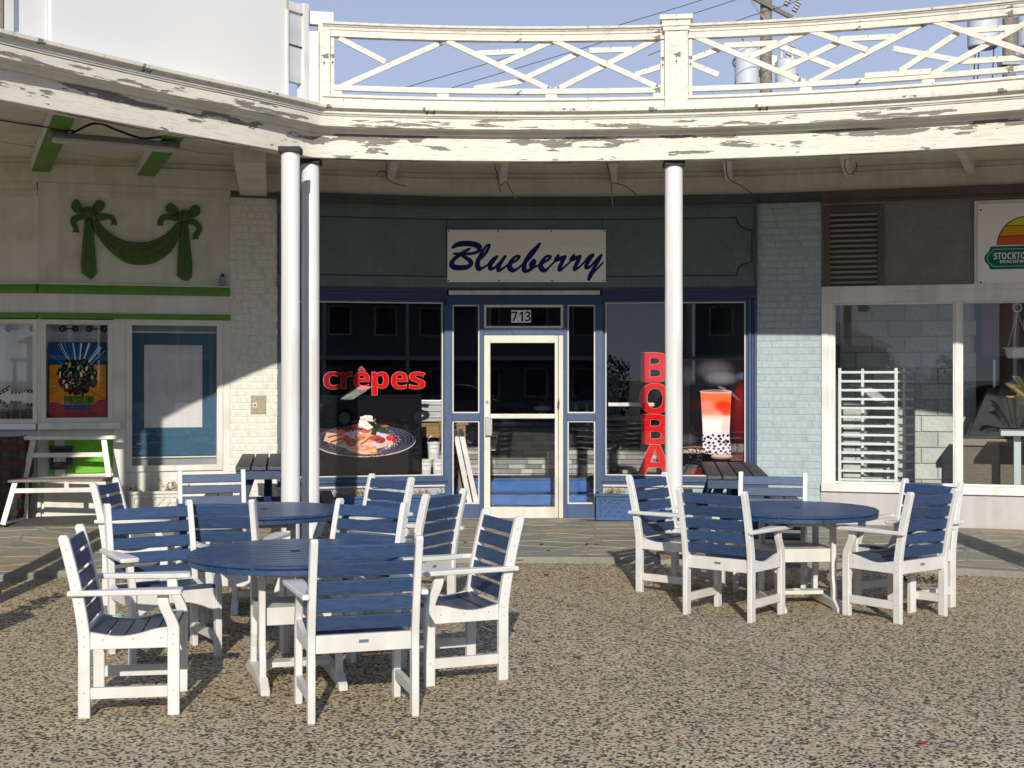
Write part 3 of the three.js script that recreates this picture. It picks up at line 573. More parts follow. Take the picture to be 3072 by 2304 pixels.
  const dg = merge([bb(-hwid, -hwid + .075, -hh, hh, -.04, .03, .004), bb(hwid - .055, hwid, -hh, hh, -.04, .034, .004), bb(hwid - .10, hwid - .06, -hh, hh - .001, -.04, .022, .004), bb(-hwid + .075, hwid - .10, hh - .09, hh, -.04, .03, .004), bb(-hwid + .075, hwid - .10, -hh, -hh + .13, -.04, .03, .004), bb(-hwid + .075, hwid - .10, midY - .028, midY + .028, -.04, .034, .008)]);
  const door = FD.mesh(root, 'door', dg, M.alu, cu, cy, 0);
  const pane = (y0, y1) => { const p = mesh('pane', plainBox(2 * hwid - .175 + .006, y1 - y0, 0.006), M.glass); p.position.set(-.0125, (y0 + y1) / 2, -.005); door.add(p); };
  pane(midY + .026, hh - .088); pane(-hh + .128, midY - .026);
  const hd = mesh('push_plate', extr([[-.04, -.11], [.035, -.11], [.045, -.09], [.045, .10], [-.04, .11]], .05, .006), M.steel); hd.position.set(-hwid + .055, midY - .12, .03); door.add(hd);
  const lk = mesh('lock', new THREE.CylinderGeometry(.017, .019, .016, 16), M.iron); lk.rotation.x = Math.PI / 2; lk.position.set(-hwid + .037, midY + .17, .036); door.add(lk);
  const gouge = mesh('torn_edge', extr([[0, 0], [.012, .03], [.016, .10], [.006, .16], [-.008, .11], [-.012, .05]], .004, .001), M.black); gouge.position.set(hwid - .06, midY + .06, .032); door.add(gouge);
  FD.slab(root, 'threshold', M.concrete, U(962), U(1300), 0.03, 0.061, -.3, .06);
  // interior shell
  const sh = (n, m, x0, x1, y0, y1, dn, df) => { const o = mesh(n, plainBox(x1 - x0, y1 - y0, df - dn), m); o.position.set((x0 + x1) / 2, (y0 + y1) / 2, -(dn + df) / 2); worldPart(root, o); };
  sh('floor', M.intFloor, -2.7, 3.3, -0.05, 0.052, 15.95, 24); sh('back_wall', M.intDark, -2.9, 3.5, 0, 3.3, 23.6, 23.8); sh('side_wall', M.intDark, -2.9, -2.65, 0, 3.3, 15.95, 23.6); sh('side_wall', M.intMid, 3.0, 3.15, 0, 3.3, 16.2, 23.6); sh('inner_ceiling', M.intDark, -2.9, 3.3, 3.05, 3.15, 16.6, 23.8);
}
{ // stone-faced counter inside
  const t = thing('shop_counter', 'grey stacked stone counter seen through the glass door', 'counter', [0.9, 0.05, -20.0]);
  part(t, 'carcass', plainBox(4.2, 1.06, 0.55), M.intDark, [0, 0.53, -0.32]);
  part(t, 'counter_top', box(4.3, 0.05, 0.7, .01), mat([.30, .29, .27], .35, { map: M.grainy }), [0, 1.09, -.25]);
  part(t, 'blue_plinth', box(4.2, 0.2, 0.06, .005), M.navy, [0, .10, -.005]);
  const sm = []; for (const k of [.20, .28, .36, .46, .56]) sm.push(mat([k, k * .99, k * .95], .8, { map: M.grainy, bumpMap: M.grainy, bumpScale: .01 }));
  for (let r = 0; r < 12; r++) { let x = -2.1 - rr(0, .2); while (x < 2.1) { const L = [.16, .24, .32][Math.floor(rnd() * 3)]; const a = Math.max(x, -2.1), b = Math.min(x + L - .006, 2.1); if (b - a > .05) part(t, 'stone', box(Math.round((b - a) * 25) / 25, .062, .045, .006), sm[Math.floor(rnd() * 5)], [(a + b) / 2, .235 + r * .069, rr(-.028, -.012)]); x += L; } }
}
{ // blue boards lying on low trestles just inside the door
  const t = thing('blue_platform', 'bright blue low timber platform inside the door', 'platform', [0.55, 0.052, -17.75]);
  const bm = mat([0.022, 0.14, 0.46], .7, { map: M.grainy });
  part(t, 'board', box(2.6, .14, .05, .006), bm, [0, .09, .02]); part(t, 'board', box(2.6, .15, .05, .006), bm, [0, .265, -.02]); part(t, 'deck', box(2.6, .03, .5, .004), M.navy, [0, .355, -.26]);
  for (const s of [-1, 1]) part(t, 'trestle', box(.05, .33, .45), bm, [s * 1.2, .17, -.28]);
}
{ // leaning white boards behind the left sidelight
  const t = thing('leaning_boards', 'two white boards leaning inside the left sidelight', 'board', [-0.6, 0.05, -16.62]);
  part(t, 'plank', bar(V3(0.12, 0, .05), V3(-0.10, 1.05, -.1), .06, .03, V3(1, 0, 0)), M.whitePaint); part(t, 'plank', bar(V3(0.2, 0, .05), V3(-0.03, 1.05, -.1), .06, .03, V3(1, 0, 0)), M.whitePaint);
  const t2 = thing('bamboo_pole', 'brown pole standing inside the left sidelight', 'pole', [-0.86, 0.05, -16.75]);
  part(t2, 'shaft', tube([V3(0, 0, 0), V3(.02, .6, 0), V3(-.02, 1.15, 0)], .022, 12, 8), M.wood); part(t2, 'twine', tube([V3(.01, .5, .024), V3(.02, .55, .026)], .006, 4, 5), M.dark);
}
{ // items inside the left window
  const t = thing('wooden_cabinet', 'yellowish wooden cabinet behind the left window', 'cabinet', [-1.05, 0.05, -17.3]);
  for (const x of [-.42, .42]) part(t, 'leg', box(.09, 1.0, .09), M.wood, [x, .5, 0]);
  part(t, 'rail', box(.93, .16, .08), M.wood, [0, 1.0, 0]); part(t, 'top', box(1.0, .04, .55), M.wood, [0, 1.10, -.22]);
  const s = thing('steel_box', 'ribbed stainless box standing on the wooden cabinet', 'box', [-1.0, 1.17, -17.4]);
  part(s, 'body', box(.5, .28, .4, .01), M.steel, [0, .14, 0]); for (const y of [.06, .14, .22]) part(s, 'rib', box(.34, .018, .01, .004), M.iron, [0, y, .205]);
  const bt = canvasTex(256, 128, (c) => { c.fillStyle = '#dfe2e0'; c.fillRect(0, 0, 256, 128); c.save(); c.translate(256, 0); c.scale(-1, 1); c.font = 'bold 40px sans-serif'; c.fillStyle = '#222'; c.fillText('n', 62, 62); c.fillStyle = '#c01822'; c.fillText('utella', 86, 62); c.fillStyle = '#888'; c.fillRect(104, 78, 50, 5); c.restore(); });
  const lab = ['white pail stacked on top of two others in the window', 'white pail in the window, lower right of the stack', 'white pail half behind the crepe poster, lower left of stack'];
  [[1301, 0.745], [1316, 0.54], [1276, 0.54]].forEach(([sx, y], i) => {
    const p = FLW.pos(FLW.uy(sx, 1000, -.2)[0], y, -0.2);
    const b = thing('pail', lab[i], 'pail', [p.x, y, p.z], FLW.turn, 'pails in the left window'); b.scale.setScalar(.78);
    part(b, 'body', new THREE.LatheGeometry([[0, 0], [.078, 0], [.082, .01], [.098, .25], [.092, .25], [.078, .02], [0, .02]].map(q => new THREE.Vector2(...q)), 24), M.chairWhite);
    part(b, 'lid', new THREE.LatheGeometry([[0, .272], [.098, .272], [.104, .265], [.104, .24], [.099, .24]].map(q => new THREE.Vector2(...q)), 24), M.chairWhite);
    const lg = new THREE.CylinderGeometry(.0965, .0895, .11, 20, 1, true, -.95, 1.9); part(b, 'label', lg, mat([1, 1, 1], .5, { map: bt }), [0, .165, 0]);
    if (i === 0) part(b, 'handle', tube([V3(-.1, .25, 0), V3(-.075, .33, 0), V3(0, .37, 0), V3(.075, .33, 0), V3(.1, .25, 0)], .0035, 20, 5), M.steel);
  });
  const sh = FLW.root('window_shelf', 'pale display shelf inside the left window', 'shelf', FLW.L - .5, .50, -.2); FLW.slab(sh, 'board', M.cream, .25, FLW.L - .05, .50, .535, -.36, -.11);
}
{ // bottles and a tub on the counter
  const spec = [[0.02, 'grey bottle on the counter, leftmost of the three', .10], [0.22, 'grey bottle on the counter, middle of the three', .11], [0.40, 'grey bottle on the counter, rightmost of the three', .115]];
  for (const [x, l] of spec) { const b = thing('bottle', l, 'bottle', [0.75 + x * .9, 1.165, -20.15], 0, 'bottles on the counter'); part(b, 'body', new THREE.LatheGeometry([[0, 0], [.032, 0], [.032, .10], [.014, .14], [.014, .17], [0, .17]].map(q => new THREE.Vector2(...q)), 14), mat([.5, .5, .48], .3)); part(b, 'cap', new THREE.CylinderGeometry(.016, .016, .03, 12), M.dark, [0, .18, 0]); }
  const b = thing('tub', 'round dark tub with pale band on the counter', 'tub', [0.45, 1.165, -20.15]); part(b, 'body', new THREE.CylinderGeometry(.14, .12, .2, 20), mat([.07, .06, .07], .4), [0, .1, 0]); part(b, 'band', new THREE.CylinderGeometry(.139, .133, .06, 20), M.bead, [0, .11, 0]); part(b, 'lid', new THREE.CylinderGeometry(.146, .146, .02, 20), M.redDark, [0, .21, 0]);
}
// ------------------------------------------------------------------ signs and window graphics of the blue shop
{ // painted name board
  const W = 1660, H = 556, z = (x, y) => [(x - 50) / 2110 * W, (y - 78) / 706 * H];
  const tex = canvasTex(W, H, (c) => {
    c.fillStyle = '#efece1'; c.fillRect(0, 0, W, H);
    let q = 5; const r = () => (q = (q * 16807) % 2147483647) / 2147483647;
    for (let i = 0; i < 500; i++) { c.fillStyle = r() < .5 ? 'rgba(120,112,90,0.05)' : 'rgba(255,255,250,0.06)'; c.fillRect(r() * W, r() * H, 20 + r() * 60, 3 + r() * 12); }
    const curve = (pts, n = 40) => { // Catmull-Rom through points [x, y, width]
      const P = pts, out = []; for (let i = 0; i < P.length - 1; i++) { const a = P[Math.max(0, i - 1)], b = P[i], d = P[i + 1], e = P[Math.min(P.length - 1, i + 2)]; for (let k = 0; k < n; k++) { const t = k / n, f = j => 0.5 * ((2 * b[j]) + (-a[j] + d[j]) * t + (2 * a[j] - 5 * b[j] + 4 * d[j] - e[j]) * t * t + (-a[j] + 3 * b[j] - 3 * d[j] + e[j]) * t * t * t); out.push([f(0), f(1), f(2)]); } } out.push(P[P.length - 1]); return out; };
    const strokes = [
      [[125, 312, 40], [185, 275, 76], [300, 262, 74], [410, 275, 72], [475, 315, 66], [465, 365, 50], [400, 392, 40], [290, 405, 34], [140, 400, 30]],
      [[345, 335, 28], [285, 370, 52], [200, 425, 60], [125, 490, 60], [105, 545, 62], [150, 585, 70], [240, 592, 72], [330, 575, 66], [365, 530, 56], [330, 480, 46], [250, 430, 30], [205, 405, 24]],
      [[425, 540, 22], [470, 490, 40], [560, 390, 42], [605, 300, 36], [600, 280, 26], [565, 300, 30], [500, 400, 48], [450, 520, 62], [465, 600, 62], [510, 600, 36], [590, 550, 24]],
      [[590, 550, 24], [640, 490, 40], [700, 445, 44], [680, 480, 44], [620, 560, 56], [630, 605, 52], [680, 590, 34], [740, 525, 30], [815, 440, 38], [790, 480, 46], [735, 570, 58], [735, 625, 52], [790, 600, 30], [860, 545, 24]],
      [[860, 545, 24], [940, 510, 34], [1000, 460, 38], [1000, 435, 30], [950, 445, 36], [890, 520, 58], [880, 590, 64], [930, 630, 52], [990, 600, 30], [1050, 545, 24]],
      [[1050, 545, 24], [1130, 480, 36], [1230, 350, 38], [1275, 270, 34], [1250, 290, 30], [1150, 400, 50], [1080, 530, 62], [1075, 620, 62], [1120, 635, 48], [1180, 590, 52], [1210, 520, 44], [1195, 490, 36], [1165, 545, 56], [1185, 590, 34], [1260, 560, 22]],
      [[1260, 560, 22], [1350, 510, 34], [1415, 460, 38], [1410, 435, 30], [1360, 445, 38], [1305, 520, 58], [1295, 590, 64], [1345, 630, 52], [1400, 590, 28], [1475, 510, 24]],
      [[1475, 510, 24], [1525, 425, 30], [1500, 480, 60], [1570, 460, 56], [1615, 445, 40], [1580, 510, 56], [1545, 590, 56], [1555, 622, 44], [1610, 580, 26], [1690, 505, 22]],
      [[1690, 505, 22], [1735, 420, 30], [1705, 475, 60], [1775, 455, 56], [1815, 440, 40], [1785, 510, 56], [1750, 585, 56], [1755, 615, 44], [1810, 580, 26], [1880, 510, 24]],
      [[1880, 510, 24], [1940, 440, 40], [1985, 420, 42], [1960, 460, 50], [1905, 545, 56], [1910, 590, 50], [1960, 570, 30], [2030, 490, 30], [2095, 425, 36], [2070, 480, 46], [1995, 610, 54], [1950, 700, 54], [1938, 750, 36], [1990, 670, 26], [2060, 590, 24], [2120, 525, 20]]];
    const stamp = (grow, col) => { c.fillStyle = col; for (const s of strokes) for (const p of curve(s)) { const [x, y] = z(p[0], p[1]); const w = Math.max(9, p[2]) * 0.47 + grow; c.save(); c.translate(x, y); c.rotate(-0.75); c.beginPath(); c.ellipse(0, 0, w * 0.86, w * 0.62, 0, 0, 7); c.fill(); c.restore(); } };
    stamp(5, '#23232c'); stamp(0, '#252a66');
  });
  const root = FD.root('shop_sign', 'cream name board with dark blue brush script lettering', 'sign', FD.U(1137), FD.Y(1137, 610));
  const u0 = FD.U(966.5), u1 = FD.U(1308.5), y0 = FD.Y(1137, 610), y1 = FD.Y(1137, 497);
  FD.slab(root, 'board', M.cream, u0, u1, y0, y1, 0.02, 0.045);
  const face = FD.mesh(root, 'painted_face', new THREE.PlaneGeometry(u1 - u0 - .006, y1 - y0 - .006), ink([1, 1, 1], { map: tex }), (u0 + u1) / 2, (y0 + y1) / 2, 0.0465);
  for (const [fx, fy] of [[.01, .97], [.32, .97], [.655, .97], [.99, .97], [.008, .03], [.325, .03], [.66, .03], [.985, .03]]) { const o = FD.mesh(root, 'screw', new THREE.SphereGeometry(.009, 8, 6), M.black, lerp(u0, u1, fx), lerp(y0, y1, fy), .047); o.scale.z = .5; }
}
{ // house number: three tiles
  const root = FD.root('house_number', 'white house number tiles reading 713 above the door', 'number', FD.U(1126), FD.Y(1126, 696), .0);
  const d = ['7', '1', '3']; const y0 = FD.Y(1126, 697), y1 = FD.Y(1126, 670);
  d.forEach((ch, i) => { const a = FD.U(1104.5 + i * 14.2), b = FD.U(1104.5 + (i + 1) * 14.2) - .002; const tile = FD.slab(root, 'tile', M.tile, a, b, y0, y1, .0, .012, .001); const g = glyph(ch, (y1 - y0) * .78); const s = mesh('digit', letterGeo(g.sh, .002), M.black); s.position.set(-(g.bb.min.x + g.bb.max.x) / 2 * .86, -(g.bb.min.y + g.bb.max.y) / 2, .0062); s.scale.set(.86, 1, 1); tile.add(s); });
}
function lettering(f, name, label, list, w) {             // list: [ch, u centre, y bottom, height, width, dark]
  const root = f.root(name, label, 'lettering', list[0][1], list[0][2], w);
  for (const [ch, uc, yb, h, wd, dk, font] of list) {
    const g = glyph(ch, 1, font || 'sans_bold'), sx = wd / (g.bb.max.x - g.bb.min.x), sy = h / (g.bb.max.y - g.bb.min.y);
    const mk = (m, grow, dep) => { const q = letterGeo(g.sh, .002, grow / Math.min(sx, sy)); q.translate(-(g.bb.min.x + g.bb.max.x) / 2, -g.bb.min.y, 0); q.scale(sx, sy, 1); q.computeVertexNormals(); return mesh('letter', q, m); };
    const o = mk(dk ? M.redDark : M.red, 0, 0); o.position.copy(f.pos(uc, yb, w)); o.rotation.y = f.turn; worldPart(root, o);
    const e = mk(M.redEdge, .0035, 0); e.name = 'outline'; e.position.set(0, 0, -.0035); o.add(e);
  }
}
{
  const f = FLW, w = -0.075, zc = Z(900, 600, 800 / 1896);
  const L = (ch, X0, X1, Y0, Y1, dk) => { const [ua, yb] = f.uy(...zc(X0, Y1), w), [ub, yt] = f.uy(...zc(X1, Y0), w); return [ch, (ua + ub) / 2, yb, yt - yb, ub - ua, dk]; };
  lettering(f, 'window_lettering', 'red lowercase lettering across the left shop window', [L('c', 168, 280, 1222, 1345, 1), L('r', 292, 372, 1222, 1340, 1), L('e', 382, 495, 1222, 1345), L('^', 412, 465, 1186, 1214), L('p', 512, 630, 1222, 1388), L('e', 650, 765, 1222, 1345), L('s', 778, 890, 1222, 1345)], w);
  const f2 = FRW, z2 = Z(1300, 600, 1100 / 2212), z5 = Z(1320, 1200, 680 / 2212);
  const L2 = (z, ch, X0, X1, Y0, Y1) => { const [ua, yb] = f2.uy(...z(X0, Y1), w), [ub, yt] = f2.uy(...z(X1, Y0), w); return [ch, (ua + ub) / 2, yb, yt - yb, ub - ua]; };
  lettering(f2, 'window_lettering', 'large red capitals stacked down the right shop window', [L2(z2, 'B', 1255, 1425, 920, 1098), L2(z2, 'O', 1245, 1430, 1106, 1288), L2(z5, 'B', 1968, 2245, 140, 430), L2(z5, 'A', 1925, 2270, 438, 728)], w);
}
{ // crepe photograph poster
  const W = 1100, H = 880;
  const tex = canvasTex(W, H, (c) => {
    let q = 11; const r = () => (q = (q * 16807) % 2147483647) / 2147483647;
    c.fillStyle = '#131417'; c.fillRect(0, 0, W, H);
    // poster spans zoom x -150..1635, y 165..1350 of the close view
    const X = x => (x + 250) / 1885 * W, Y = y => (y - 168) / 1182 * H, S = W / 1885;
    const el = (x, y, a, b, col, rot = 0) => { c.fillStyle = col; c.beginPath(); c.ellipse(X(x), Y(y), a * S, b * S, rot, 0, 7); c.fill(); };
    el(770, 858, 770, 312, '#cbb8ae'); el(770, 848, 765, 300, '#0c0c1c');
    for (let k = 0; k < 9; k++) { c.strokeStyle = k % 2 ? '#4a4870' : '#a9a6c4'; c.lineWidth = (5 - k * .25) * S; c.setLineDash([18 + k * 5, 3 + (k * 7) % 11]); c.beginPath(); c.ellipse(X(770), Y(845), (735 - k * 28) * S, (283 - k * 12.5) * S, 0, 0, 7); c.stroke(); }
    c.setLineDash([]);
    el(750, 850, 470, 178, '#cdbfd8'); for (let i = 0; i < 900; i++) { const a = r() * 6.283, k = 0.86 + r() * .26; el(750 + Math.cos(a) * 500 * k, 850 + Math.sin(a) * 190 * k, 3 + r() * 6, 2 + r() * 3, r() < .5 ? '#26223f' : '#d9d2ea'); }
    for (let i = 0; i < 160; i++) { const a = .9 + r() * 1.4; el(770 + Math.cos(a) * 640 * (0.85 + r() * .2), 850 + Math.sin(a) * 250 * (.85 + r() * .2), 6 + r() * 10, 3 + r() * 4, ['#5b2a55', '#7c2a5a', '#b04a8a', '#2a2144'][Math.floor(r() * 4)]); }
    // folded crepes
    const poly = (pts, col) => { c.fillStyle = col; c.beginPath(); pts.forEach((p, i) => i ? c.lineTo(X(p[0]), Y(p[1])) : c.moveTo(X(p[0]), Y(p[1]))); c.closePath(); c.fill(); };
    poly([[190, 725], [480, 760], [620, 860], [700, 930], [520, 960], [300, 900], [150, 850]], '#d2aa82'); poly([[480, 900], [820, 880], [930, 930], [955, 1050], [740, 1060], [500, 1000]], '#dcb88c'); poly([[600, 700], [860, 700], [900, 880], [640, 900]], '#cfa67c'); poly([[840, 960], [940, 940], [960, 1050], [860, 1045]], '#c98a52'); el(900, 1000, 40, 38, '#e8b77c'); poly([[980, 900], [1180, 860], [1200, 930], [1000, 960]], '#d9b38c');
    c.strokeStyle = '#5e2413'; c.lineCap = 'round'; for (const [a, b, d, e, w] of [[220, 800, 420, 760, 24], [260, 870, 440, 820, 26], [340, 910, 480, 850, 24], [620, 870, 760, 800, 20], [700, 910, 830, 820, 18], [230, 935, 270, 930, 22], [310, 985, 350, 985, 24]]) { c.lineWidth = w * S; c.beginPath(); c.moveTo(X(a), Y(b)); c.quadraticCurveTo(X((a + d) / 2), Y(b - 30), X(d), Y(e)); c.stroke(); }
    for (const [x, y, a, b, col] of [[360, 715, 60, 40, '#b3241f'], [430, 720, 70, 45, '#d8402a'], [520, 690, 60, 50, '#5e1020'], [640, 640, 65, 40, '#d93830'], [480, 810, 60, 55, '#c22822'], [560, 880, 75, 80, '#8d1a2e'], [770, 715, 85, 32, '#d4553c'], [700, 810, 90, 35, '#dd6a4a'], [930, 820, 100, 58, '#c8422e'], [1000, 850, 80, 60, '#7c2f33'], [1150, 820, 62, 55, '#d92a22'], [1230, 860, 50, 45, '#8f1a22'], [740, 965, 95, 48, '#d85a55'], [735, 965, 70, 34, '#f0a9a0'], [560, 740, 20, 60, '#b9a0a8'], [1070, 640, 55, 20, '#b0543a']]) { el(x, y, a, b, col); for (let i = 0; i < 26; i++) el(x + (r() - .5) * a * 1.6, y + (r() - .5) * b * 1.6, 3 + r() * 9, 2 + r() * 6, ['rgba(255,200,180,0.5)', 'rgba(70,0,10,0.45)', 'rgba(230,60,40,0.6)'][Math.floor(r() * 3)]); }
    for (let i = 0; i < 120; i++) el(560 + (r() - .5) * 120, 880 + (r() - .5) * 130, 5, 5, r() < .5 ? '#d58a9a' : '#5b0d1c');
    for (let i = 0; i < 60; i++) el(790 + (r() - .5) * 190 * (1 - i / 200), 650 - i * 2.3 + (r() - .5) * 40, 26 + r() * 24, 20 + r() * 20, ['#f1ebdf', '#e6ddcd', '#fbf7ef', '#d3c6b5'][Math.floor(r() * 4)]);
    for (let i = 0; i < 14; i++) el(770 + r() * 160, 520 + r() * 90, 12 + r() * 10, 8, '#c79a7a');
    poly([[800, 560], [900, 575], [960, 640], [900, 660], [840, 610]], '#1c2a1a'); poly([[870, 700], [960, 600], [1010, 640], [980, 720], [890, 750]], '#24361f'); poly([[980, 690], [1060, 660], [1130, 720], [1110, 760], [1000, 740]], '#2b4026'); poly([[850, 760], [900, 690], [960, 700], [930, 780]], '#1f2f20');
    for (const [x, y] of [[670, 740], [1100, 950]]) for (let k = 0; k < 7; k++) el(x + Math.cos(k) * 34, y + Math.sin(k) * 26, 20, 12, k % 2 ? '#8f80b8' : '#d8cfe8', k);
  });
  const root = FLW.root('window_poster', 'dark poster of crepes on a striped plate in the window', 'poster', FLW.U(800), FLW.Y(800, 1023), -.08);
  const a = FLW.U(912, -.08), w = 0.0, z = Z(940, 1150, 420 / 2111); const [uR, yT] = FLW.uy(...z(1635, 168), -.08), [uL] = FLW.uy(...z(-250, 168), -.08), yB = FLW.uy(...z(1635, 1350), -.08)[1];
  FLW.slab(root, 'backing', M.dark, uL, uR, yB, yT, -.092, -.083, .001); FLW.mesh(root, 'print', new THREE.PlaneGeometry(uR - uL, yT - yB), ink([1, 1, 1], { map: tex }), (uL + uR) / 2, (yB + yT) / 2, -.0815);
}
{ // drink photograph poster
  const W = 760, H = 1100;
  const tex = canvasTex(W, H, (c) => {
    let q = 31; const r = () => (q = (q * 16807) % 2147483647) / 2147483647;
    const X = x => (x + 120) / 1130 * W, Y = y => (y - 100) / 1390 * H, S = W / 1130;
    c.fillStyle = '#17161a'; c.fillRect(0, 0, W, H);
    const blob = (x, y, a, b, col) => { c.save(); c.translate(X(x), Y(y)); c.scale(1, b / a); const g = c.createRadialGradient(0, 0, 0, 0, 0, a * S); g.addColorStop(0, col + 'ff'); g.addColorStop(.55, col + 'bb'); g.addColorStop(1, col + '00'); c.fillStyle = g; c.beginPath(); c.arc(0, 0, a * S, 0, 7); c.fill(); c.restore(); };
    blob(560, 230, 260, 170, '#58555c'); blob(640, 330, 240, 110, '#77737a'); blob(900, 300, 120, 70, '#55588a'); blob(250, 300, 90, 160, '#3d3a3e'); blob(850, 750, 130, 480, '#6e1014'); blob(860, 560, 90, 260, '#7c181b'); blob(330, 640, 120, 140, '#2a1416'); blob(240, 1040, 140, 90, '#4a4548'); blob(880, 1160, 200, 110, '#5b4850'); blob(340, 1430, 160, 80, '#7c1c1c'); blob(200, 1340, 60, 50, '#571515');
    c.fillStyle = '#6e4640'; c.fillRect(X(740), Y(1215), X(1010) - X(740), Y(1285) - Y(1215)); for (let i = 0; i < 40; i++) { c.fillStyle = r() < .5 ? '#8c5f55' : '#5a3530'; c.fillRect(X(750 + r() * 240), Y(1218 + r() * 60), 30, 2); }
    c.fillStyle = '#0d0b0d'; c.beginPath(); c.ellipse(X(330), Y(1190), 205 * S, 62 * S, 0, 0, 7); c.fill(); c.fillRect(X(130), Y(1190), 400 * S, 200 * S);
    c.strokeStyle = '#b98f80'; c.lineWidth = 9 * S; c.beginPath(); c.ellipse(X(330), Y(1160), 205 * S, 40 * S, 0, 0, 7); c.stroke();
    for (let i = 0; i < 260; i++) { c.fillStyle = ['#c9a79a', '#7a4a3a', '#3a2018', '#9a6a50', '#e8ddd8'][Math.floor(r() * 5)]; c.beginPath(); c.ellipse(X(200 + r() * 290), Y(1150 + r() * 50), 8 * S, 5 * S, r(), 0, 7); c.fill(); }
    // coaster
    c.fillStyle = '#8c6d60'; c.beginPath(); c.ellipse(X(640), Y(1240), 125 * S, 32 * S, 0, 0, 7); c.fill(); c.fillStyle = '#c9b3a6'; c.beginPath(); c.ellipse(X(640), Y(1228), 120 * S, 22 * S, 0, 0, 7); c.fill();
    // glass body
    c.save(); c.beginPath(); c.moveTo(X(393), Y(480)); c.bezierCurveTo(X(405), Y(700), X(425), Y(900), X(420), Y(1080)); c.bezierCurveTo(X(418), Y(1160), X(425), Y(1200), X(535), Y(1215)); c.lineTo(X(745), Y(1210)); c.bezierCurveTo(X(755), Y(1150), X(730), Y(1080), X(730), Y(980)); c.bezierCurveTo(X(735), Y(800), X(745), Y(650), X(752), Y(480)); c.closePath(); c.clip();
    let g = c.createLinearGradient(0, Y(470), 0, Y(1220)); for (const [t, col] of [[0, '#d9a58f'], [.05, '#e0765a'], [.14, '#e56a3c'], [.25, '#e2725a'], [.36, '#e09a88'], [.41, '#e7c9bd'], [.47, '#efe4de'], [.66, '#ece0e0'], [.7, '#e4dbe4'], [1, '#dccbd6']]) g.addColorStop(t, col); c.fillStyle = g; c.fillRect(0, 0, W, H);
    blob(630, 590, 120, 60, '#e8731c'); blob(660, 650, 130, 90, '#d82a12'); blob(690, 700, 90, 90, '#d8412c'); blob(470, 650, 110, 120, '#e08a78'); blob(700, 900, 90, 160, '#eec7bc');
    for (let i = 0; i < 46; i++) { const row = Math.floor(i / 6), x = 425 + (i % 6) * 58 + (row % 2) * 26 + (r() - .5) * 20, y = 1000 + row * 36 + (r() - .5) * 24; c.fillStyle = '#1d1a20'; c.beginPath(); c.ellipse(X(x), Y(y), (12 + r() * 9) * S, (13 + r() * 9) * S, r(), 0, 7); c.fill(); }
    c.restore();
    c.strokeStyle = '#d9cfcf'; c.lineWidth = 6 * S; c.beginPath(); c.ellipse(X(572), Y(482), 180 * S, 20 * S, 0, 0, 7); c.stroke();
  });
  const z = Z(2000, 1050, 320 / 1235), w = -.08; const [uR, yT] = FRW.uy(...z(1010, 100), w), [uL] = FRW.uy(...z(-120, 100), w), yB = FRW.uy(...z(1010, 1490), w)[1];
  const root = FRW.root('window_poster', 'poster of a layered bubble tea glass in the right window', 'poster', (uL + uR) / 2, yB, w);
  FRW.slab(root, 'backing', M.dark, uL, uR, yB, yT, -.092, -.083, .001); FRW.mesh(root, 'print', new THREE.PlaneGeometry(uR - uL, yT - yB), ink([1, 1, 1], { map: tex }), (uL + uR) / 2, (yB + yT) / 2, -.0815);
}
{ const r = FRW.root('blind_rail', 'white rail across the inside of the right shop window', 'rail', .4, 1.3, -.3); FRW.slab(r, 'bar', M.whitePaint, .05, .85, FRW.Y(1380, 879), FRW.Y(1380, 871), -.34, -.31); }

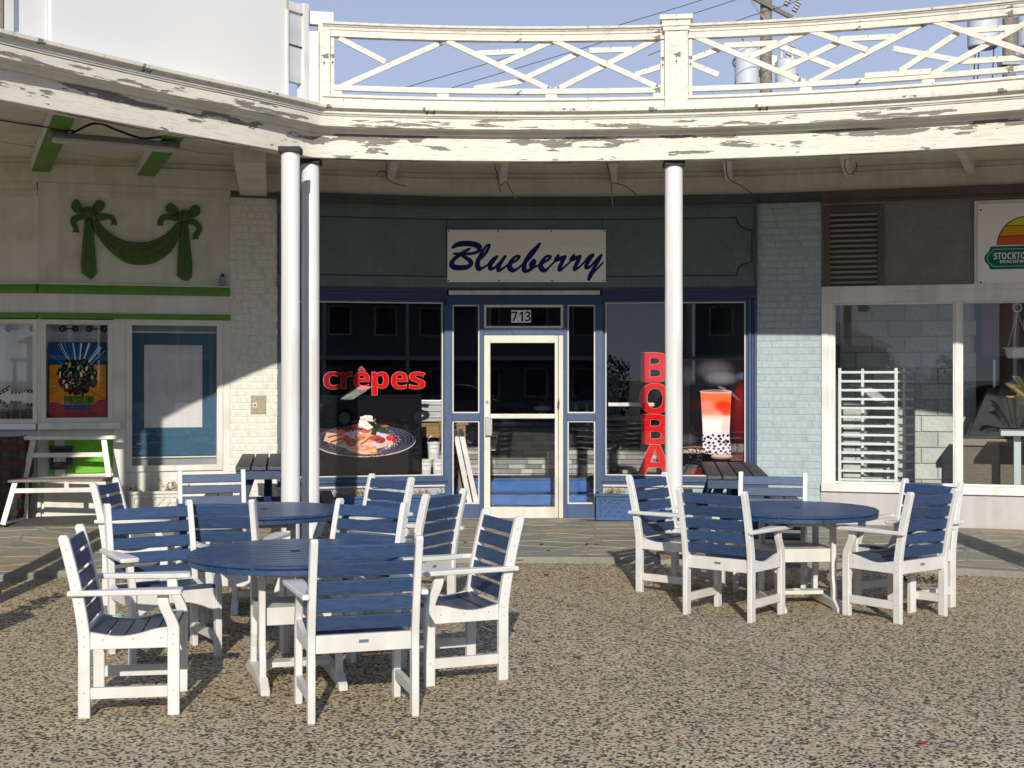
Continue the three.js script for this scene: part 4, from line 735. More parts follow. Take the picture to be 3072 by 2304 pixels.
// ------------------------------------------------------------------ right shop
{
  const f = FS, root = f.root('corner_shop', 'brown-topped shop with wide white-framed display window', 'shop', f.L / 2, .05), U = f.U;
  const H = (vx, vy, w) => f.Y(vx, vy, w);
  const yHead = 2.78;
  f.slab(root, 'fascia_wall', M.brown, 0, f.L, yHead, 3.88, -.25, 0, 0);
  f.slab(root, 'crown_board', M.brownDark, -.004, f.L, 3.78, 3.877, -.05, .08); f.slab(root, 'crown_lip', M.brownDark, -.004, f.L, 3.745, 3.78, -.05, .05); f.slab(root, 'crown_lip', M.brown, -.004, f.L, 3.72, 3.745, -.05, .025);
  // louvre
  const l0 = U(1780), l1 = U(1910), ly0 = H(1840, 632) + .01, ly1 = H(1840, 446);
  const fr = bars(f, root, 'louvre', M.brownDark, l0, l1, ly0, ly1, .075, 0.0, .035);
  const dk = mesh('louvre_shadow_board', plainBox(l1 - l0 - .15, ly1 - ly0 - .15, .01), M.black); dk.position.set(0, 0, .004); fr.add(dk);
  const lm = mat([.30, .28, .24], .7); for (let k = 0; k < 14; k++) { const o = mesh('slat', box(l1 - l0 - .15, .03, .008, .002), lm); o.position.set(0, -(ly1 - ly0 - .15) / 2 + .03 + k * (ly1 - ly0 - .2) / 13, .018); o.rotation.x = .85; fr.add(o); }
  // white window surround
  const w0 = U(1775), g0 = U(1800), yT = yHead, yG1 = H(1950, 657), yG0 = H(1950, 1047), ys0 = H(1950, 1064);
  f.slab(root, 'head_board', M.whitePaint, w0, f.L, yT - .06, yT, -.15, .05); f.slab(root, 'head_board', M.whitePaint, w0, f.L, yG1 + .02, yT - .06, -.15, .028); f.slab(root, 'head_bead', M.whitePaint, w0, f.L, yT - .075, yT - .06, -.1, .04);
  f.slab(root, 'jamb_board', M.whitePaint, w0, w0 + .075, ys0, yG1 + .02, -.15, .032); f.slab(root, 'jamb_board', M.whitePaint, w0 + .075, g0 + .0, ys0, yG1 + .02, -.15, .016);
  f.slab(root, 'sill', M.whitePaint, w0, f.L, ys0, yG0, -.15, .075); 
  const m0 = U(2063), m1 = U(2076);
  glazed(f, root, 'window', M.whitePaint, g0, m0, yG0, yG1 + .02, .022, -.07, -.002, M.glass, -.04);
  f.slab(root, 'mullion', M.whitePaint, m0, m1, yG0, yG1 + .02, -.07, .012); 
  f.slab(root, 'end_wall', M.mauve, m1 + 2.2, f.L, yG0, yG1 + .02, -.2, 0, 0);
  glazed(f, root, 'window', M.whitePaint, m1, m1 + 2.2, yG0, yG1 + .02, .022, -.07, -.002, M.glass, -.04);
  f.slab(root, 'base_wall', M.mauve, 0, f.L, .02, ys0, -.2, .03, 0);
  f.slab(root, 'base_wall', M.mauve, 0, w0, ys0, yHead, -.2, .0, 0);
  // interior: block wall close behind the left half, darker room to the right
  const rootI = root;
  const ib = (n, m, u0, u1, y0, y1, wn, wf) => f.slab(rootI, n, m, u0, u1, y0, y1, wf, wn, 0);
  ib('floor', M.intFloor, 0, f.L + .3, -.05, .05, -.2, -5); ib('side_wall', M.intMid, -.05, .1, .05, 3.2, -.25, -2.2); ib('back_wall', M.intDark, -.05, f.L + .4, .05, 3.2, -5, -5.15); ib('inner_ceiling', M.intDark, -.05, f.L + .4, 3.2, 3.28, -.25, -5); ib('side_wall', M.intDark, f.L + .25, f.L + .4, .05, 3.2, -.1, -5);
  // concrete block partition
  const bm = []; for (const k of [.9, 1, 1.08]) bm.push(mat([.58 * k, .62 * k, .58 * k], .85, { map: M.grainy }));
  const pm = mat([.42, .45, .42], .9); ib('partition', pm, .1, 1.75, .05, 3.2, -1.8, -1.95);
  for (let r = 0; r < 15; r++) for (let k = -1; k < 5; k++) { const a = Math.max(.1, .1 + k * .4 + (r % 2) * .2), b = Math.min(1.75, .1 + (k + 1) * .4 + (r % 2) * .2 - .01); if (b - a > .06) f.mesh(root, 'block', box(Math.round((b - a) * 100) / 100, .19, .03, .004), bm[Math.floor(rnd() * 3)], (a + b) / 2, .15 + r * .2, -1.79); }
}
{ // white slatted rack standing in the right window
  const f = FS, z = Z(2480, 880, 592 / 1584), w = -.35;
  const P = (X, Y, ww = w) => f.uy(...z(X, Y), ww);
  const [u0, yT] = P(105, 600), [u1] = P(557, 600), [u2] = P(660, 600), yB = P(560, 1530)[1];
  const root = f.root('slatted_rack', 'tall pale folding rack of horizontal bars in the right window', 'rack', (u0 + u1) / 2, .05, w);
  const rm = mat([.66, .72, .69], .45);
  for (const [u, ww] of [[u0, w], [u1, w], [u0 + .24, w - .45], [u2 - .06, w - .35]]) f.slab(root, 'upright', rm, u - .018, u + .018, .05, yT, ww - .018, ww + .018, .004);
  for (let k = 0; k < 19; k++) { const y = yT - .05 - k * .105; if (y < .15) break; f.slab(root, 'bar', rm, u0 + .016, u1 - .016, y - .014, y + .014, w - .012, w + .014, .003); f.mesh(root, 'bar', bar(V3(0, 0, 0), f.pos(u2 - .06, 0, w - .35).sub(f.pos(u1, 0, w)), .028, .02), rm, u1, y, w).rotation.y = 0; if (k % 2 === 0 || k > 8) f.slab(root, 'bar', rm, u0 + .24, u2 - .06, y - .014, y + .014, w - .46, w - .435, .003); }
  root.children.forEach(o => { if (o.geometry.parameters === undefined) return; });
  f.slab(root, 'shelf', rm, u0 + .3, u1 - .05, .12, .15, w - .5, w - .1, .003);
}
{ // long serving bench with a dark lid, behind the window
  const f = FS; const root = f.root('serving_cabinet', 'wooden fronted cabinet with dark sloping lid behind the right window', 'cabinet', 2.0, .05, -1.2);
  f.slab(root, 'front_board', mat([.20, .17, .12], .7, { map: M.streak }), 1.55, 2.35, .08, .92, -1.5, -1.1); f.slab(root, 'top_rail', M.woodGrey, 1.5, 2.42, .92, 1.0, -1.55, -1.05); f.slab(root, 'edge_strip', M.steel, 2.36, 2.40, .05, .92, -1.2, -1.1);
  const o = f.mesh(root, 'lid', extr([[0, 0], [.75, 0], [.72, .55], [.25, .62]], .5, .01), M.black, 1.62, 1.0, -1.6);
  const root2 = f.root('black_cooler', 'large black cabinet filling the right-hand pane', 'cabinet', 3.0, .05, -1.4);
  f.slab(root2, 'body', M.black, 2.5, 4.2, .06, 1.35, -2.2, -1.3, .02); f.slab(root2, 'body_top', M.dark, 2.48, 4.22, 1.35, 1.40, -2.22, -1.28, .01); for (let k = 0; k < 3; k++) f.slab(root2, 'seam', M.iron, 2.8 + k * .45, 2.804 + k * .45, .1, 1.3, -1.31, -1.298, 0);
  const e = f.root('panel_board', 'dark red electrical panel board on the inner wall', 'panel', 2.0, 2.0, -1.75); f.slab(e, 'backboard', M.dark, 1.72, 2.5, 1.95, 2.95, -1.9, -1.8); f.slab(e, 'box', mat([.16, .07, .07], .6), 1.82, 2.25, 2.0, 2.85, -1.8, -1.7); f.slab(e, 'conduit', M.steel, 1.95, 1.98, .9, 1.95, -1.8, -1.77); f.slab(e, 'notice', M.bead, 2.3, 2.34, 2.35, 2.45, -1.8, -1.795);
}
{ // hanging pot
  const f = FS, z = Z(2480, 880, 592 / 1584), w = -.3; const [u, y] = f.uy(...z(1530, 520), w), yr = f.uy(...z(1530, 435), w)[1], yt = f.uy(...z(1530, 115), w)[1];
  const root = f.root('hanging_pot', 'empty white hanging plant pot in the right window', 'plant pot', u, y, w);
  const h = yr - y; part(root, 'pot', new THREE.LatheGeometry([[0, 0], [.10, 0], [.115, .02], [.13, h * .85], [.155, h * .88], [.155, h], [.14, h], [.12, h * .9], [0, h * .85]].map(p => new THREE.Vector2(...p)), 24), M.chairWhite);
  for (let k = 0; k < 3; k++) part(root, 'cord', tube([V3(Math.cos(k * 2.1 + .3) * .145, h, Math.sin(k * 2.1 + .3) * .145), V3(0, yt - y - .05, 0)], .0035, 2, 5), M.bead);
  part(root, 'ring', new THREE.TorusGeometry(.045, .009, 8, 20), M.bead, [0, yt - y, 0]); part(root, 'hook', tube([V3(0, yt - y + .04, 0), V3(0, 3.2 - y, 0)], .003, 2, 5), M.iron);
}
{ // palm on a small table
  const f = FS, z = Z(2480, 880, 592 / 1584), w = -.45; const [ut, yt] = f.uy(...z(1515, 1120), w);
  const root = f.root('side_table', 'small pale green pedestal table in the right-hand pane', 'table', ut + .1, .05, w); const tm = mat([.45, .55, .52], .4);
  f.slab(root, 'table_top', tm, ut - .17, ut + .4, yt - .03, yt + .03, w - .25, w + .2, .01); f.slab(root, 'post', tm, ut - .02, ut + .06, .08, yt - .03, w - .05, w + .03, .01); f.slab(root, 'foot', tm, ut - .2, ut + .25, .05, .08, w - .2, w + .2, .01);
  const p = f.root('potted_palm', 'dry yellow-green potted palm on the pale pedestal table', 'plant', ut + .22, yt + .03, w - .02);
  part(p, 'pot', new THREE.LatheGeometry([[0, 0], [.08, 0], [.11, .18], [.10, .18], [0, .16]].map(q => new THREE.Vector2(...q)), 18), mat([.35, .16, .09], .8));
  const lm = [mat([.33, .27, .09], .6), mat([.20, .22, .06], .6), mat([.42, .30, .14], .7)];
  for (let k = 0; k < 9; k++) {
    const a = k / 9 * 6.28 + rr(-.2, .2), el = rr(.75, 1.3), L = rr(.6, .85), gs = []; const dir = V3(Math.cos(a) * Math.cos(el), Math.sin(el), Math.sin(a) * Math.cos(el));
    const pt = t => V3(dir.x * L * t, .17 + dir.y * L * t - .25 * t * t, dir.z * L * t); gs.push(tube([pt(0), pt(.35), pt(.7), pt(1)], .005, 8, 4));
    for (let j = 3; j < 16; j++) for (const s of [-1, 1]) { const t = j / 16, b = pt(t), side = V3(-dir.z, 0, dir.x).normalize().multiplyScalar(s), ll = .2 * Math.sin(t * 2.6 + .3); const e = b.clone().add(side.multiplyScalar(ll * .7)).add(pt(Math.min(1, t + .1)).sub(pt(t)).normalize().multiplyScalar(ll * .8)); e.y -= .03; const g = new THREE.BufferGeometry(); const nn = V3(0, .009, .004); const pts = [b, b.clone().lerp(e, .5).add(nn), e, b.clone().lerp(e, .5).sub(nn)]; g.setAttribute('position', new THREE.Float32BufferAttribute([pts[0], pts[1], pts[2], pts[0], pts[2], pts[3]].flatMap(q => [q.x, q.y, q.z]), 3)); g.setAttribute('uv', new THREE.Float32BufferAttribute(new Float32Array(12), 2)); g.computeVertexNormals(); gs.push(g); }
    part(p, 'frond', merge(gs), lm[k % 3]);
  }
}
{ // beach shop sign
  const f = FS, W = 1024, H = 900; const u0 = f.U(2107), u1 = u0 + 1.06, y0 = f.Y(2115, 624), y1 = f.Y(2115, 437) - .0;
  const tex = canvasTex(W, H, (c) => {
    const S = W / 1570, X = x => (x - 180) * S, Y = y => (y - 200) * S;     // units of the close view
    c.fillStyle = '#efebe5'; c.fillRect(0, 0, W, H);
    const cx = 966, cy = 905, R = 466; c.save(); c.beginPath(); c.arc(X(cx), Y(cy - 5), R * S, Math.PI, 0); c.closePath(); c.clip();
    c.fillStyle = '#d6cf3e'; c.fillRect(0, 0, W, H); c.fillStyle = '#d99a2e'; c.fillRect(0, Y(575), W, H); c.fillStyle = '#cf5f3c'; c.fillRect(0, Y(745), W, H);
    c.fillStyle = '#17323a'; c.fillRect(0, Y(570), W, 8); c.fillRect(0, Y(742), W, 8);
    const flame = (p) => { c.beginPath(); c.moveTo(X(p[0]), Y(p[1])); for (let i = 2; i < p.length; i += 4) c.quadraticCurveTo(X(p[i]), Y(p[i + 1]), X(p[i + 2]), Y(p[i + 3])); c.closePath(); c.fill(); };
    for (const s of [1, -1]) { c.save(); if (s < 0) { c.translate(2 * X(cx), 0); c.scale(-1, 1); } flame([770, 690, 700, 780, 820, 860, 900, 890, 1000, 890, 930, 840, 850, 820, 790, 780]); flame([838, 680, 800, 760, 900, 790, 960, 800, 980, 770, 900, 760, 850, 730, 838, 680]); flame([888, 590, 850, 640, 900, 690, 960, 720, 960, 680, 900, 650, 895, 620, 888, 590]); c.restore(); }
    c.restore(); c.strokeStyle = '#17323a'; c.lineWidth = 11; c.beginPath(); c.arc(X(cx), Y(cy - 5), R * S, Math.PI, 0); c.stroke();
    c.fillStyle = '#1f6a62'; const plate = (g) => { c.beginPath(); c.moveTo(X(385 + g), Y(915 + g)); c.lineTo(X(1547 - g), Y(915 + g)); c.quadraticCurveTo(X(1547 - g), Y(980), X(1610 - g), Y(1030)); c.quadraticCurveTo(X(1677 - g), Y(1110), X(1610 - g), Y(1190)); c.quadraticCurveTo(X(1547 - g), Y(1240), X(1547 - g), Y(1300 - g)); c.lineTo(X(378 + g), Y(1300 - g)); c.quadraticCurveTo(X(375 + g), Y(1240), X(320 + g), Y(1190)); c.quadraticCurveTo(X(255 + g), Y(1110), X(325 + g), Y(1030)); c.quadraticCurveTo(X(380 + g), Y(985), X(385 + g), Y(915 + g)); c.closePath(); };
    plate(0); c.fill(); c.strokeStyle = '#cfe0da'; c.lineWidth = 5; plate(50); c.stroke();
    c.fillStyle = '#ece7dd'; c.textBaseline = 'alphabetic'; c.font = 'bold ' + Math.round(152 * S) + 'px sans-serif';
    const fit = (t, x, y, w, sp) => { c.save(); c.translate(X(x), Y(y)); const m = c.measureText(t).width; c.scale(w * S / m, 1); c.fillText(t, 0, 0); c.restore(); };
    fit('STOCKTON', 438, 1130, 620); c.font = 'bold ' + Math.round(70 * S) + 'px sans-serif'; fit('BEACHFRONT', 535, 1197, 565);
  });
  const root = f.root('shop_sign', 'white sign with sunset half disc and green name plate', 'sign', u0 + .7, y0, .02);
  f.slab(root, 'backboard', M.cream, u0 - .012, u1, y0 - .012, y1 + .012, .0, .03); bars(f, root, 'frame', M.bead, u0 - .014, u1 + .002, y0 - .014, y1 + .014, .035, .03, .045);
  f.mesh(root, 'printed_face', new THREE.PlaneGeometry(u1 - u0 - .05, y1 - y0 - .05), ink([1, 1, 1], { map: tex }), (u0 + u1) / 2, (y0 + y1) / 2, .036);
  for (const yy of [y0 + .07, y1 - .09]) f.mesh(root, 'screw', new THREE.SphereGeometry(.011, 8, 6), M.black, u0 + .055, yy, .036);
}

// ------------------------------------------------------------------ left shop
{
  const root = FW.root('pickle_shop', 'cream shopfront with green stripes and boarded blue window', 'shop', FW.L * .4, .12);
  const U = FW.U, up = uPier - .001;
  const H = (vx, vy, w) => FW.Y(vx, vy, w);
  const yG1 = H(250, 690), gA0 = H(300, 637), gA1 = H(300, 619), gB0 = H(300, 690), gB1 = H(300, 678);
  // walls
  FW.slab(root, 'upper_wall', M.wallLeft, 0, up, gA1 + .02, 3.88, -.25, 0, 0); F0.slab(root, 'upper_wall', M.wallLeft, 0, F0.L, gA1 + .02, 3.88, -.25, 0, 0);
  for (const [f, L] of [[FW, up], [F0, F0.L]]) {
    f.slab(root, 'crown_board', M.wallLeft, 0, L, 3.80, 3.879, -.05, .04); f.slab(root, 'crown_board', M.wallLeft, 0, L, 3.735, 3.80, -.05, .02);
    f.slab(root, 'cap_strip', M.whitePaint, 0, L, gA1 + .005, gA1 + .02, -.1, .055); f.slab(root, 'green_band', M.greenTrim, 0, L, gA0, gA1 + .005, -.1, .045, .01); f.slab(root, 'green_band', M.greenTrim, 0, L, gA0 + .045, gA0 + .075, 0, .055, .01);
    f.slab(root, 'white_band', M.whitePaint, 0, L, gB1, gA0, -.1, .005, 0); f.slab(root, 'green_band', M.greenTrim, 0, L, gB0, gB1, -.1, .04, .008);
  }
  // poster window and its neighbour
  const wTop = gB0, wSill = H(165, 913);
  const a0 = U(88), a1 = U(244);
  glazed(FW, root, 'window', M.cream, a0, a1, wSill, wTop - .01, .055, -.09, .012, M.glass, -.05);
  glazed(F0, root, 'window', M.cream, F0.L - .9, F0.L - .005, F0.Y(40, 915), wTop - .01, .05, -.09, .012, M.glass, -.05);
  F0.slab(root, 'side_wall', M.cream, 0, F0.L - .9, .1, gB0, -.2, 0, 0);
  FW.slab(root, 'corner_board', M.cream, -.005, a0, .1, gB0, -.12, .008);
  FW.slab(root, 'window_sill', M.whitePaint, a0 - .03, a1 + .08, wSill - .07, wSill, -.1, .09); F0.slab(root, 'window_sill', M.steel, F0.L - .9, F0.L - .01, wSill - .075, F0.Y(40, 915), -.1, .03);
  FW.slab(root, 'pilaster', M.cream, a1, U(272), .1, gB0, -.12, .02);
  // boarded blue window
  const b0 = U(272), b1 = U(481), by0 = H(375, 1017), by1 = gB0;
  const win = glazed(FW, root, 'window', M.cream, b0 + .001, b1, by0, by1 - .001, .065, -.09, .03, M.glass, -.03);
  FW.slab(root, 'jamb_board', M.cream, b1, up, .1, gB0, -.12, .012);
  FW.slab(root, 'base_wall', M.cream, b0, b1, .1, by0, -.12, .0, 0);
  // base below the poster window: green panel over a cream plinth
  const gy0 = H(165, 1022), gy1 = H(165, 948);
  FW.slab(root, 'base_wall', M.cream, a0, a1, .1, wSill - .07, -.15, -.03, 0);
  FW.slab(root, 'green_panel', M.greenBright, U(140), U(246), gy0, gy1, -.03, .0); FW.slab(root, 'green_panel', M.greenBright, U(105), U(118), gy0, gy1, -.03, .0); FW.slab(root, 'panel_stile', M.cream, U(118), U(140), .1, gy1, -.03, .015);
  FW.slab(root, 'plinth', M.cream, U(95), a1 - .002, .1, gy0 - .03, -.03, .03);
  F0.slab(root, 'base_wall', M.cream, F0.L - .9, F0.L, .1, wSill - .075, -.15, -.02, 0); F0.slab(root, 'green_panel', M.greenTrim, F0.L - .55, F0.L - .05, gy0, gy1, -.03, .0);
  // room behind
  const sh = (n, m, x0, x1, y0, y1, dn, df) => { const o = mesh(n, plainBox(x1 - x0, y1 - y0, df - dn), m); o.position.set((x0 + x1) / 2, (y0 + y1) / 2, -(dn + df) / 2); worldPart(root, o); };
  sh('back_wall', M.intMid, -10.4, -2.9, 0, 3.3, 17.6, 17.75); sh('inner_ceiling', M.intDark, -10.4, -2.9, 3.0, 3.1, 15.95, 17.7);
}
{ // carved swag
  const z = Z(190, 580, 440 / 2212), w = 0.002;
  const root = FW.root('swag_ornament', 'green carved swag with two ribbon bows on the cream wall', 'ornament', FW.U(295), FW.Y(295, 600), 0);
  const q = (X, Y) => FW.uy(...z(X, Y), w);
  const poly = (name, pts, dep, m = M.greenSwag, w0 = w, smoothed = true) => {
    const P = pts.map(p => q(...p)); const s = smoothed ? new THREE.Shape(new THREE.CatmullRomCurve3(P.map(p => V3(p[0], p[1], 0)), true, 'catmullrom', .5).getPoints(P.length * 5).map(p => new THREE.Vector2(p.x, p.y))) : new THREE.Shape(P.map(p => new THREE.Vector2(...p)));
    const g = new THREE.ExtrudeGeometry(s, { depth: dep * .4, bevelEnabled: true, bevelSize: .012, bevelOffset: -.012, bevelThickness: dep * .6, bevelSegments: 3, curveSegments: 6 });
    return FW.mesh(root, name, g, m, 0, 0, w0);
  };
  poly('drape', [[430, 390], [520, 420], [620, 530], [760, 640], [930, 715], [1100, 740], [1280, 730], [1450, 670], [1590, 570], [1700, 450], [1780, 430], [1770, 560], [1720, 720], [1630, 870], [1500, 980], [1340, 1060], [1180, 1080], [1000, 1065], [850, 990], [680, 850], [560, 710], [460, 540]], .05);
  for (const fold of [[[450, 420], [560, 560], [740, 740], [900, 830], [1090, 870], [1290, 840], [1480, 740], [1640, 600], [1740, 470]], [[450, 450], [600, 700], [760, 850], [880, 920]], [[900, 930], [1090, 985], [1290, 970], [1500, 850], [1660, 700], [1760, 520]], [[1000, 780], [1140, 825], [1300, 800], [1400, 770]]]) FW.mesh(root, 'fold', tube(fold.map(p => { const [u, y] = q(...p); return V3(u, y, 0); }), .012, 40, 8), M.greenSwag, 0, 0, .052);
  poly('tail', [[320, 400], [420, 390], [455, 560], [480, 850], [510, 1180], [505, 1220], [415, 1300], [270, 1195], [265, 1050], [280, 850]], .045, M.greenSwag, w, false); poly('tail', [[1790, 430], [1880, 430], [1905, 700], [1945, 1050], [1940, 1260], [1870, 1325], [1790, 1310], [1710, 1240], [1725, 900], [1755, 620]], .045, M.greenSwag, w, false);
  for (const fold of [[[390, 420], [410, 800], [418, 1280]], [[350, 420], [330, 800], [320, 1150]], [[1815, 450], [1815, 850], [1810, 1250]], [[1860, 450], [1880, 850], [1890, 1200]]]) FW.mesh(root, 'fold', tube(fold.map(p => { const [u, y] = q(...p); return V3(u, y, 0); }), .011, 20, 8), M.greenSwag, 0, 0, .046);
  for (const b of [[[290, 250], [265, 170], [215, 100], [160, 105], [118, 190], [150, 270], [240, 305]], [[440, 240], [470, 150], [540, 100], [610, 140], [625, 190], [560, 280], [490, 300]], [[1730, 260], [1690, 190], [1620, 145], [1550, 190], [1545, 265], [1620, 330], [1720, 320]], [[1890, 280], [1930, 210], [1990, 175], [2055, 220], [2060, 300], [1990, 360], [1920, 350]]]) poly('bow_loop', b, .05);
  for (const b of [[[290, 320], [180, 330], [110, 375], [110, 460], [150, 540], [135, 595], [190, 580], [235, 600], [215, 500], [200, 430], [310, 385]], [[490, 315], [690, 315], [770, 360], [810, 480], [765, 470], [715, 490], [730, 430], [690, 390], [600, 410], [500, 400]], [[1720, 345], [1600, 320], [1490, 325], [1430, 390], [1420, 490], [1460, 480], [1500, 495], [1510, 420], [1580, 400], [1720, 420]], [[1900, 390], [1970, 390], [2070, 470], [2090, 550], [2040, 650], [2035, 700], [2000, 685], [1955, 700], [1960, 620], [2005, 540], [1960, 480], [1890, 450]]]) poly('bow_tail', b, .035, M.greenSwag, w, true);
  for (const [X, Y, r] of [[370, 298, 100], [1825, 348, 95]]) { const [u, y] = q(X, Y), [u2] = q(X + r, Y), rad = u2 - u; const g = new THREE.LatheGeometry([[0, .085], [rad * .35, .085], [rad * .62, .06], [rad * .68, .075], [rad * .9, .07], [rad, .03], [rad, 0]].map(p => new THREE.Vector2(...p)), 28); g.rotateX(Math.PI / 2); FW.mesh(root, 'rosette', g, M.greenSwag, u, y, .01); }
}
{ // blue board with blank white sheet behind the boarded window
  const f = FW, w = -.075; const root = f.root('blue_board', 'deep blue board with blank white sheet behind the boarded window', 'board', f.U(375), f.Y(375, 1003), w);
  const a = f.U(284, w), b = f.U(470, w), y0 = f.Y(375, 985), y1 = f.Y(375, 720), c = mat([.022, .105, .185], .5, { map: M.grainy });
  f.slab(root, 'board', c, a, b, y0, y1, w - .02, w, .002); f.slab(root, 'sheet', mat([.66, .65, .65], .5, { map: M.grimeTex }), f.U(312), f.U(438), f.Y(375, 924), f.Y(375, 745), w, w + .006, .001); f.slab(root, 'top_strip', M.bead, a, b, y1 + .005, y1 + .022, w - .02, w + .01); f.slab(root, 'bottom_strip', M.bead, a, b, y0 - .025, y0 - .008, w - .02, w + .01); f.slab(root, 'grey_margin', mat([.25, .26, .26], .7), a - .05, b + .05, y0 - .15, y1 + .2, w - .05, w - .022, 0);
}
{ // window curtains with grommets
  const cur = (f, u0, u1, y0, y1, w, label, n) => {
    const root = f.root('curtain', label, 'curtain', (u0 + u1) / 2, y0, w, 'curtains of the left shop'); const N = 60, prof = [];
    for (let i = 0; i <= N; i++) { const t = i / N; prof.push([lerp(u0, u1, t), Math.sin(t * n * 6.283) * .03 + Math.sin(t * 17) * .008]); }
    const P = [], I = []; for (const [x, zz] of prof) { P.push(x, y1, zz, x, (y0 + y1) / 2, zz * 1.1, x, y0, zz * 1.2); } for (let i = 0; i < N; i++) for (const k of [0, 1]) { const a = i * 3 + k; I.push(a, a + 1, a + 3, a + 1, a + 4, a + 3); }
    const g = new THREE.BufferGeometry(); g.setAttribute('position', new THREE.Float32BufferAttribute(P, 3)); g.setIndex(I); g.computeVertexNormals();
    f.mesh(root, 'cloth', g, mat([.55, .57, .56], .9, { side: THREE.DoubleSide }), 0, 0, w);
    return root;
  };
  const yr = FW.Y(165, 709), c1 = cur(FW, .0, FW.U(243), FW.Y(165, 930), FW.Y(165, 694), -.24, 'grey grommet curtain behind the cartoon poster', 3), c2 = cur(F0, F0.L - .95, F0.L + .02, F0.Y(40, 930), F0.Y(40, 694), -.24, 'grey grommet curtain at the far left window', 2.5);
  const rg = new THREE.TorusGeometry(.026, .011, 8, 16);
  for (const vx of [135, 163, 192, 225]) FW.mesh(c1, 'grommet', rg, M.black, FW.U(vx, -.2), yr, -.2); for (const [a, b] of [[135, 163], [192, 225]]) FW.slab(c1, 'rod', M.black, FW.U(a, -.2), FW.U(b, -.2), yr - .008, yr + .008, -.215, -.2);
  for (const vx of [18, 70]) F0.mesh(c2, 'grommet', rg, M.black, F0.U(vx, -.2), yr, -.2); F0.slab(c2, 'rod', M.black, F0.U(18, -.2), F0.U(40, -.2), yr - .008, yr + .008, -.215, -.2);
}
{ // cartoon poster, redrawn as plain colour burst with its words
  const W = 620, H = 860, f = FW, w = -.1;
  const tex = canvasTex(W, H, (c) => {
    let s = 71; const r = () => (s = (s * 16807) % 2147483647) / 2147483647;
    c.fillStyle = '#17497f'; c.fillRect(0, 0, W, H); c.fillStyle = '#d88a24'; c.fillRect(0, H * .27, W, H * .5); 
    for (let i = 0; i < 22; i++) { c.strokeStyle = r() < .6 ? '#dfe6ea' : '#2b6bb0'; c.lineWidth = 2 + r() * 12; const a = -2.6 + r() * 2.1, x = W / 2 + Math.cos(a) * 150, y = H * .42 + Math.sin(a) * 150; c.beginPath(); c.moveTo(x, y); c.lineTo(x + Math.cos(a) * 260, y + Math.sin(a) * 260); c.stroke(); }
    for (let i = 0; i < 60; i++) { c.strokeStyle = r() < .5 ? '#c0671c' : '#edab3e'; c.lineWidth = 2 + r() * 4; const y = H * (.32 + r() * .42); c.beginPath(); c.moveTo(r() < .5 ? 0 : W, y); c.lineTo(W / 2, H * .5); c.stroke(); }
    c.fillStyle = '#a8202c'; c.beginPath(); c.moveTo(0, H * .74); c.quadraticCurveTo(W * .2, H * .72, W * .25, H * .8); c.quadraticCurveTo(W * .5, H * .86, W * .75, H * .8); c.quadraticCurveTo(W * .85, H * .68, W, H * .72); c.lineTo(W, H); c.lineTo(0, H); c.fill();
    for (let i = 0; i < 40; i++) { c.strokeStyle = r() < .5 ? '#d2485a' : '#7c1420'; c.lineWidth = 2 + r() * 3; const x = r() * W, y = H * (.76 + r() * .24); c.beginPath(); c.moveTo(x, y); c.lineTo(x + 30 - r() * 60, y - 20 * r()); c.stroke(); }
    const cols = ['#1d2a28', '#8c1f28', '#2f6a34', '#1c2746', '#d8b83a', '#5d5b58', '#e6e2d4', '#3f7f3a', '#7c3420']; // burst of produce-like shapes
    for (let i = 0; i < 150; i++) { const a = r() * 6.28, k = Math.sqrt(r()), x = W * .5 + Math.cos(a) * k * W * .33, y = H * .42 + Math.sin(a) * k * H * .2; c.fillStyle = '#14181c'; c.beginPath(); c.ellipse(x, y, 30 + r() * 22, 16 + r() * 14, r() * 3, 0, 7); c.fill(); c.fillStyle = cols[Math.floor(r() * cols.length)]; c.beginPath(); c.ellipse(x, y - 2, 22 + r() * 18, 9 + r() * 10, r() * 3, 0, 7); c.fill(); }
    const word = (t, x, y, px, fill, line, lw, sx = 1) => { c.save(); c.translate(x, y); c.scale(sx, 1); c.font = 'bold ' + px + 'px sans-serif'; c.textAlign = 'center'; if (lw) { c.lineWidth = lw; c.lineJoin = 'round'; c.strokeStyle = line; c.strokeText(t, 0, 0); } c.fillStyle = fill; c.fillText(t, 0, 0); c.restore(); };
    word('PICKLES', W * .52, H * .755, 96, '#4f9a2c', '#14301a', 18, .86); word('Featuring', W * .52, H * .79, 24, '#241a16');
    word('FIGHTY-TZU - GARLIC DILL', W * .52, H * .845, 34, '#1d1014', null, 0, .72); word('CAROLINA REAPER - FIREWATER', W * .56, H * .893, 34, '#1d1014', null, 0, .72); word('BREAD & BUTTER -', W * .52, H * .935, 34, '#1d1014', null, 0, .75); word('JAMAICAN JERK', W * .5, H * .975, 34, '#1d1014', null, 0, .75);
  });
  const z = Z(130, 1000, 220 / 1259); const [u0, y1] = f.uy(...z(105, 165), w), [u1, y0] = f.uy(...z(1075, 1535), w);
  const root = f.root('window_poster', 'bright blue, orange and red poster lettered PICKLES', 'poster', (u0 + u1) / 2, y0, w);
  f.slab(root, 'backing', M.dark, u0 - .012, u1 + .012, y0 - .01, y1 + .01, w - .012, w - .002, .001); f.mesh(root, 'print', new THREE.PlaneGeometry(u1 - u0, y1 - y0), ink([1, 1, 1], { map: tex }), (u0 + u1) / 2, (y0 + y1) / 2, w);
}
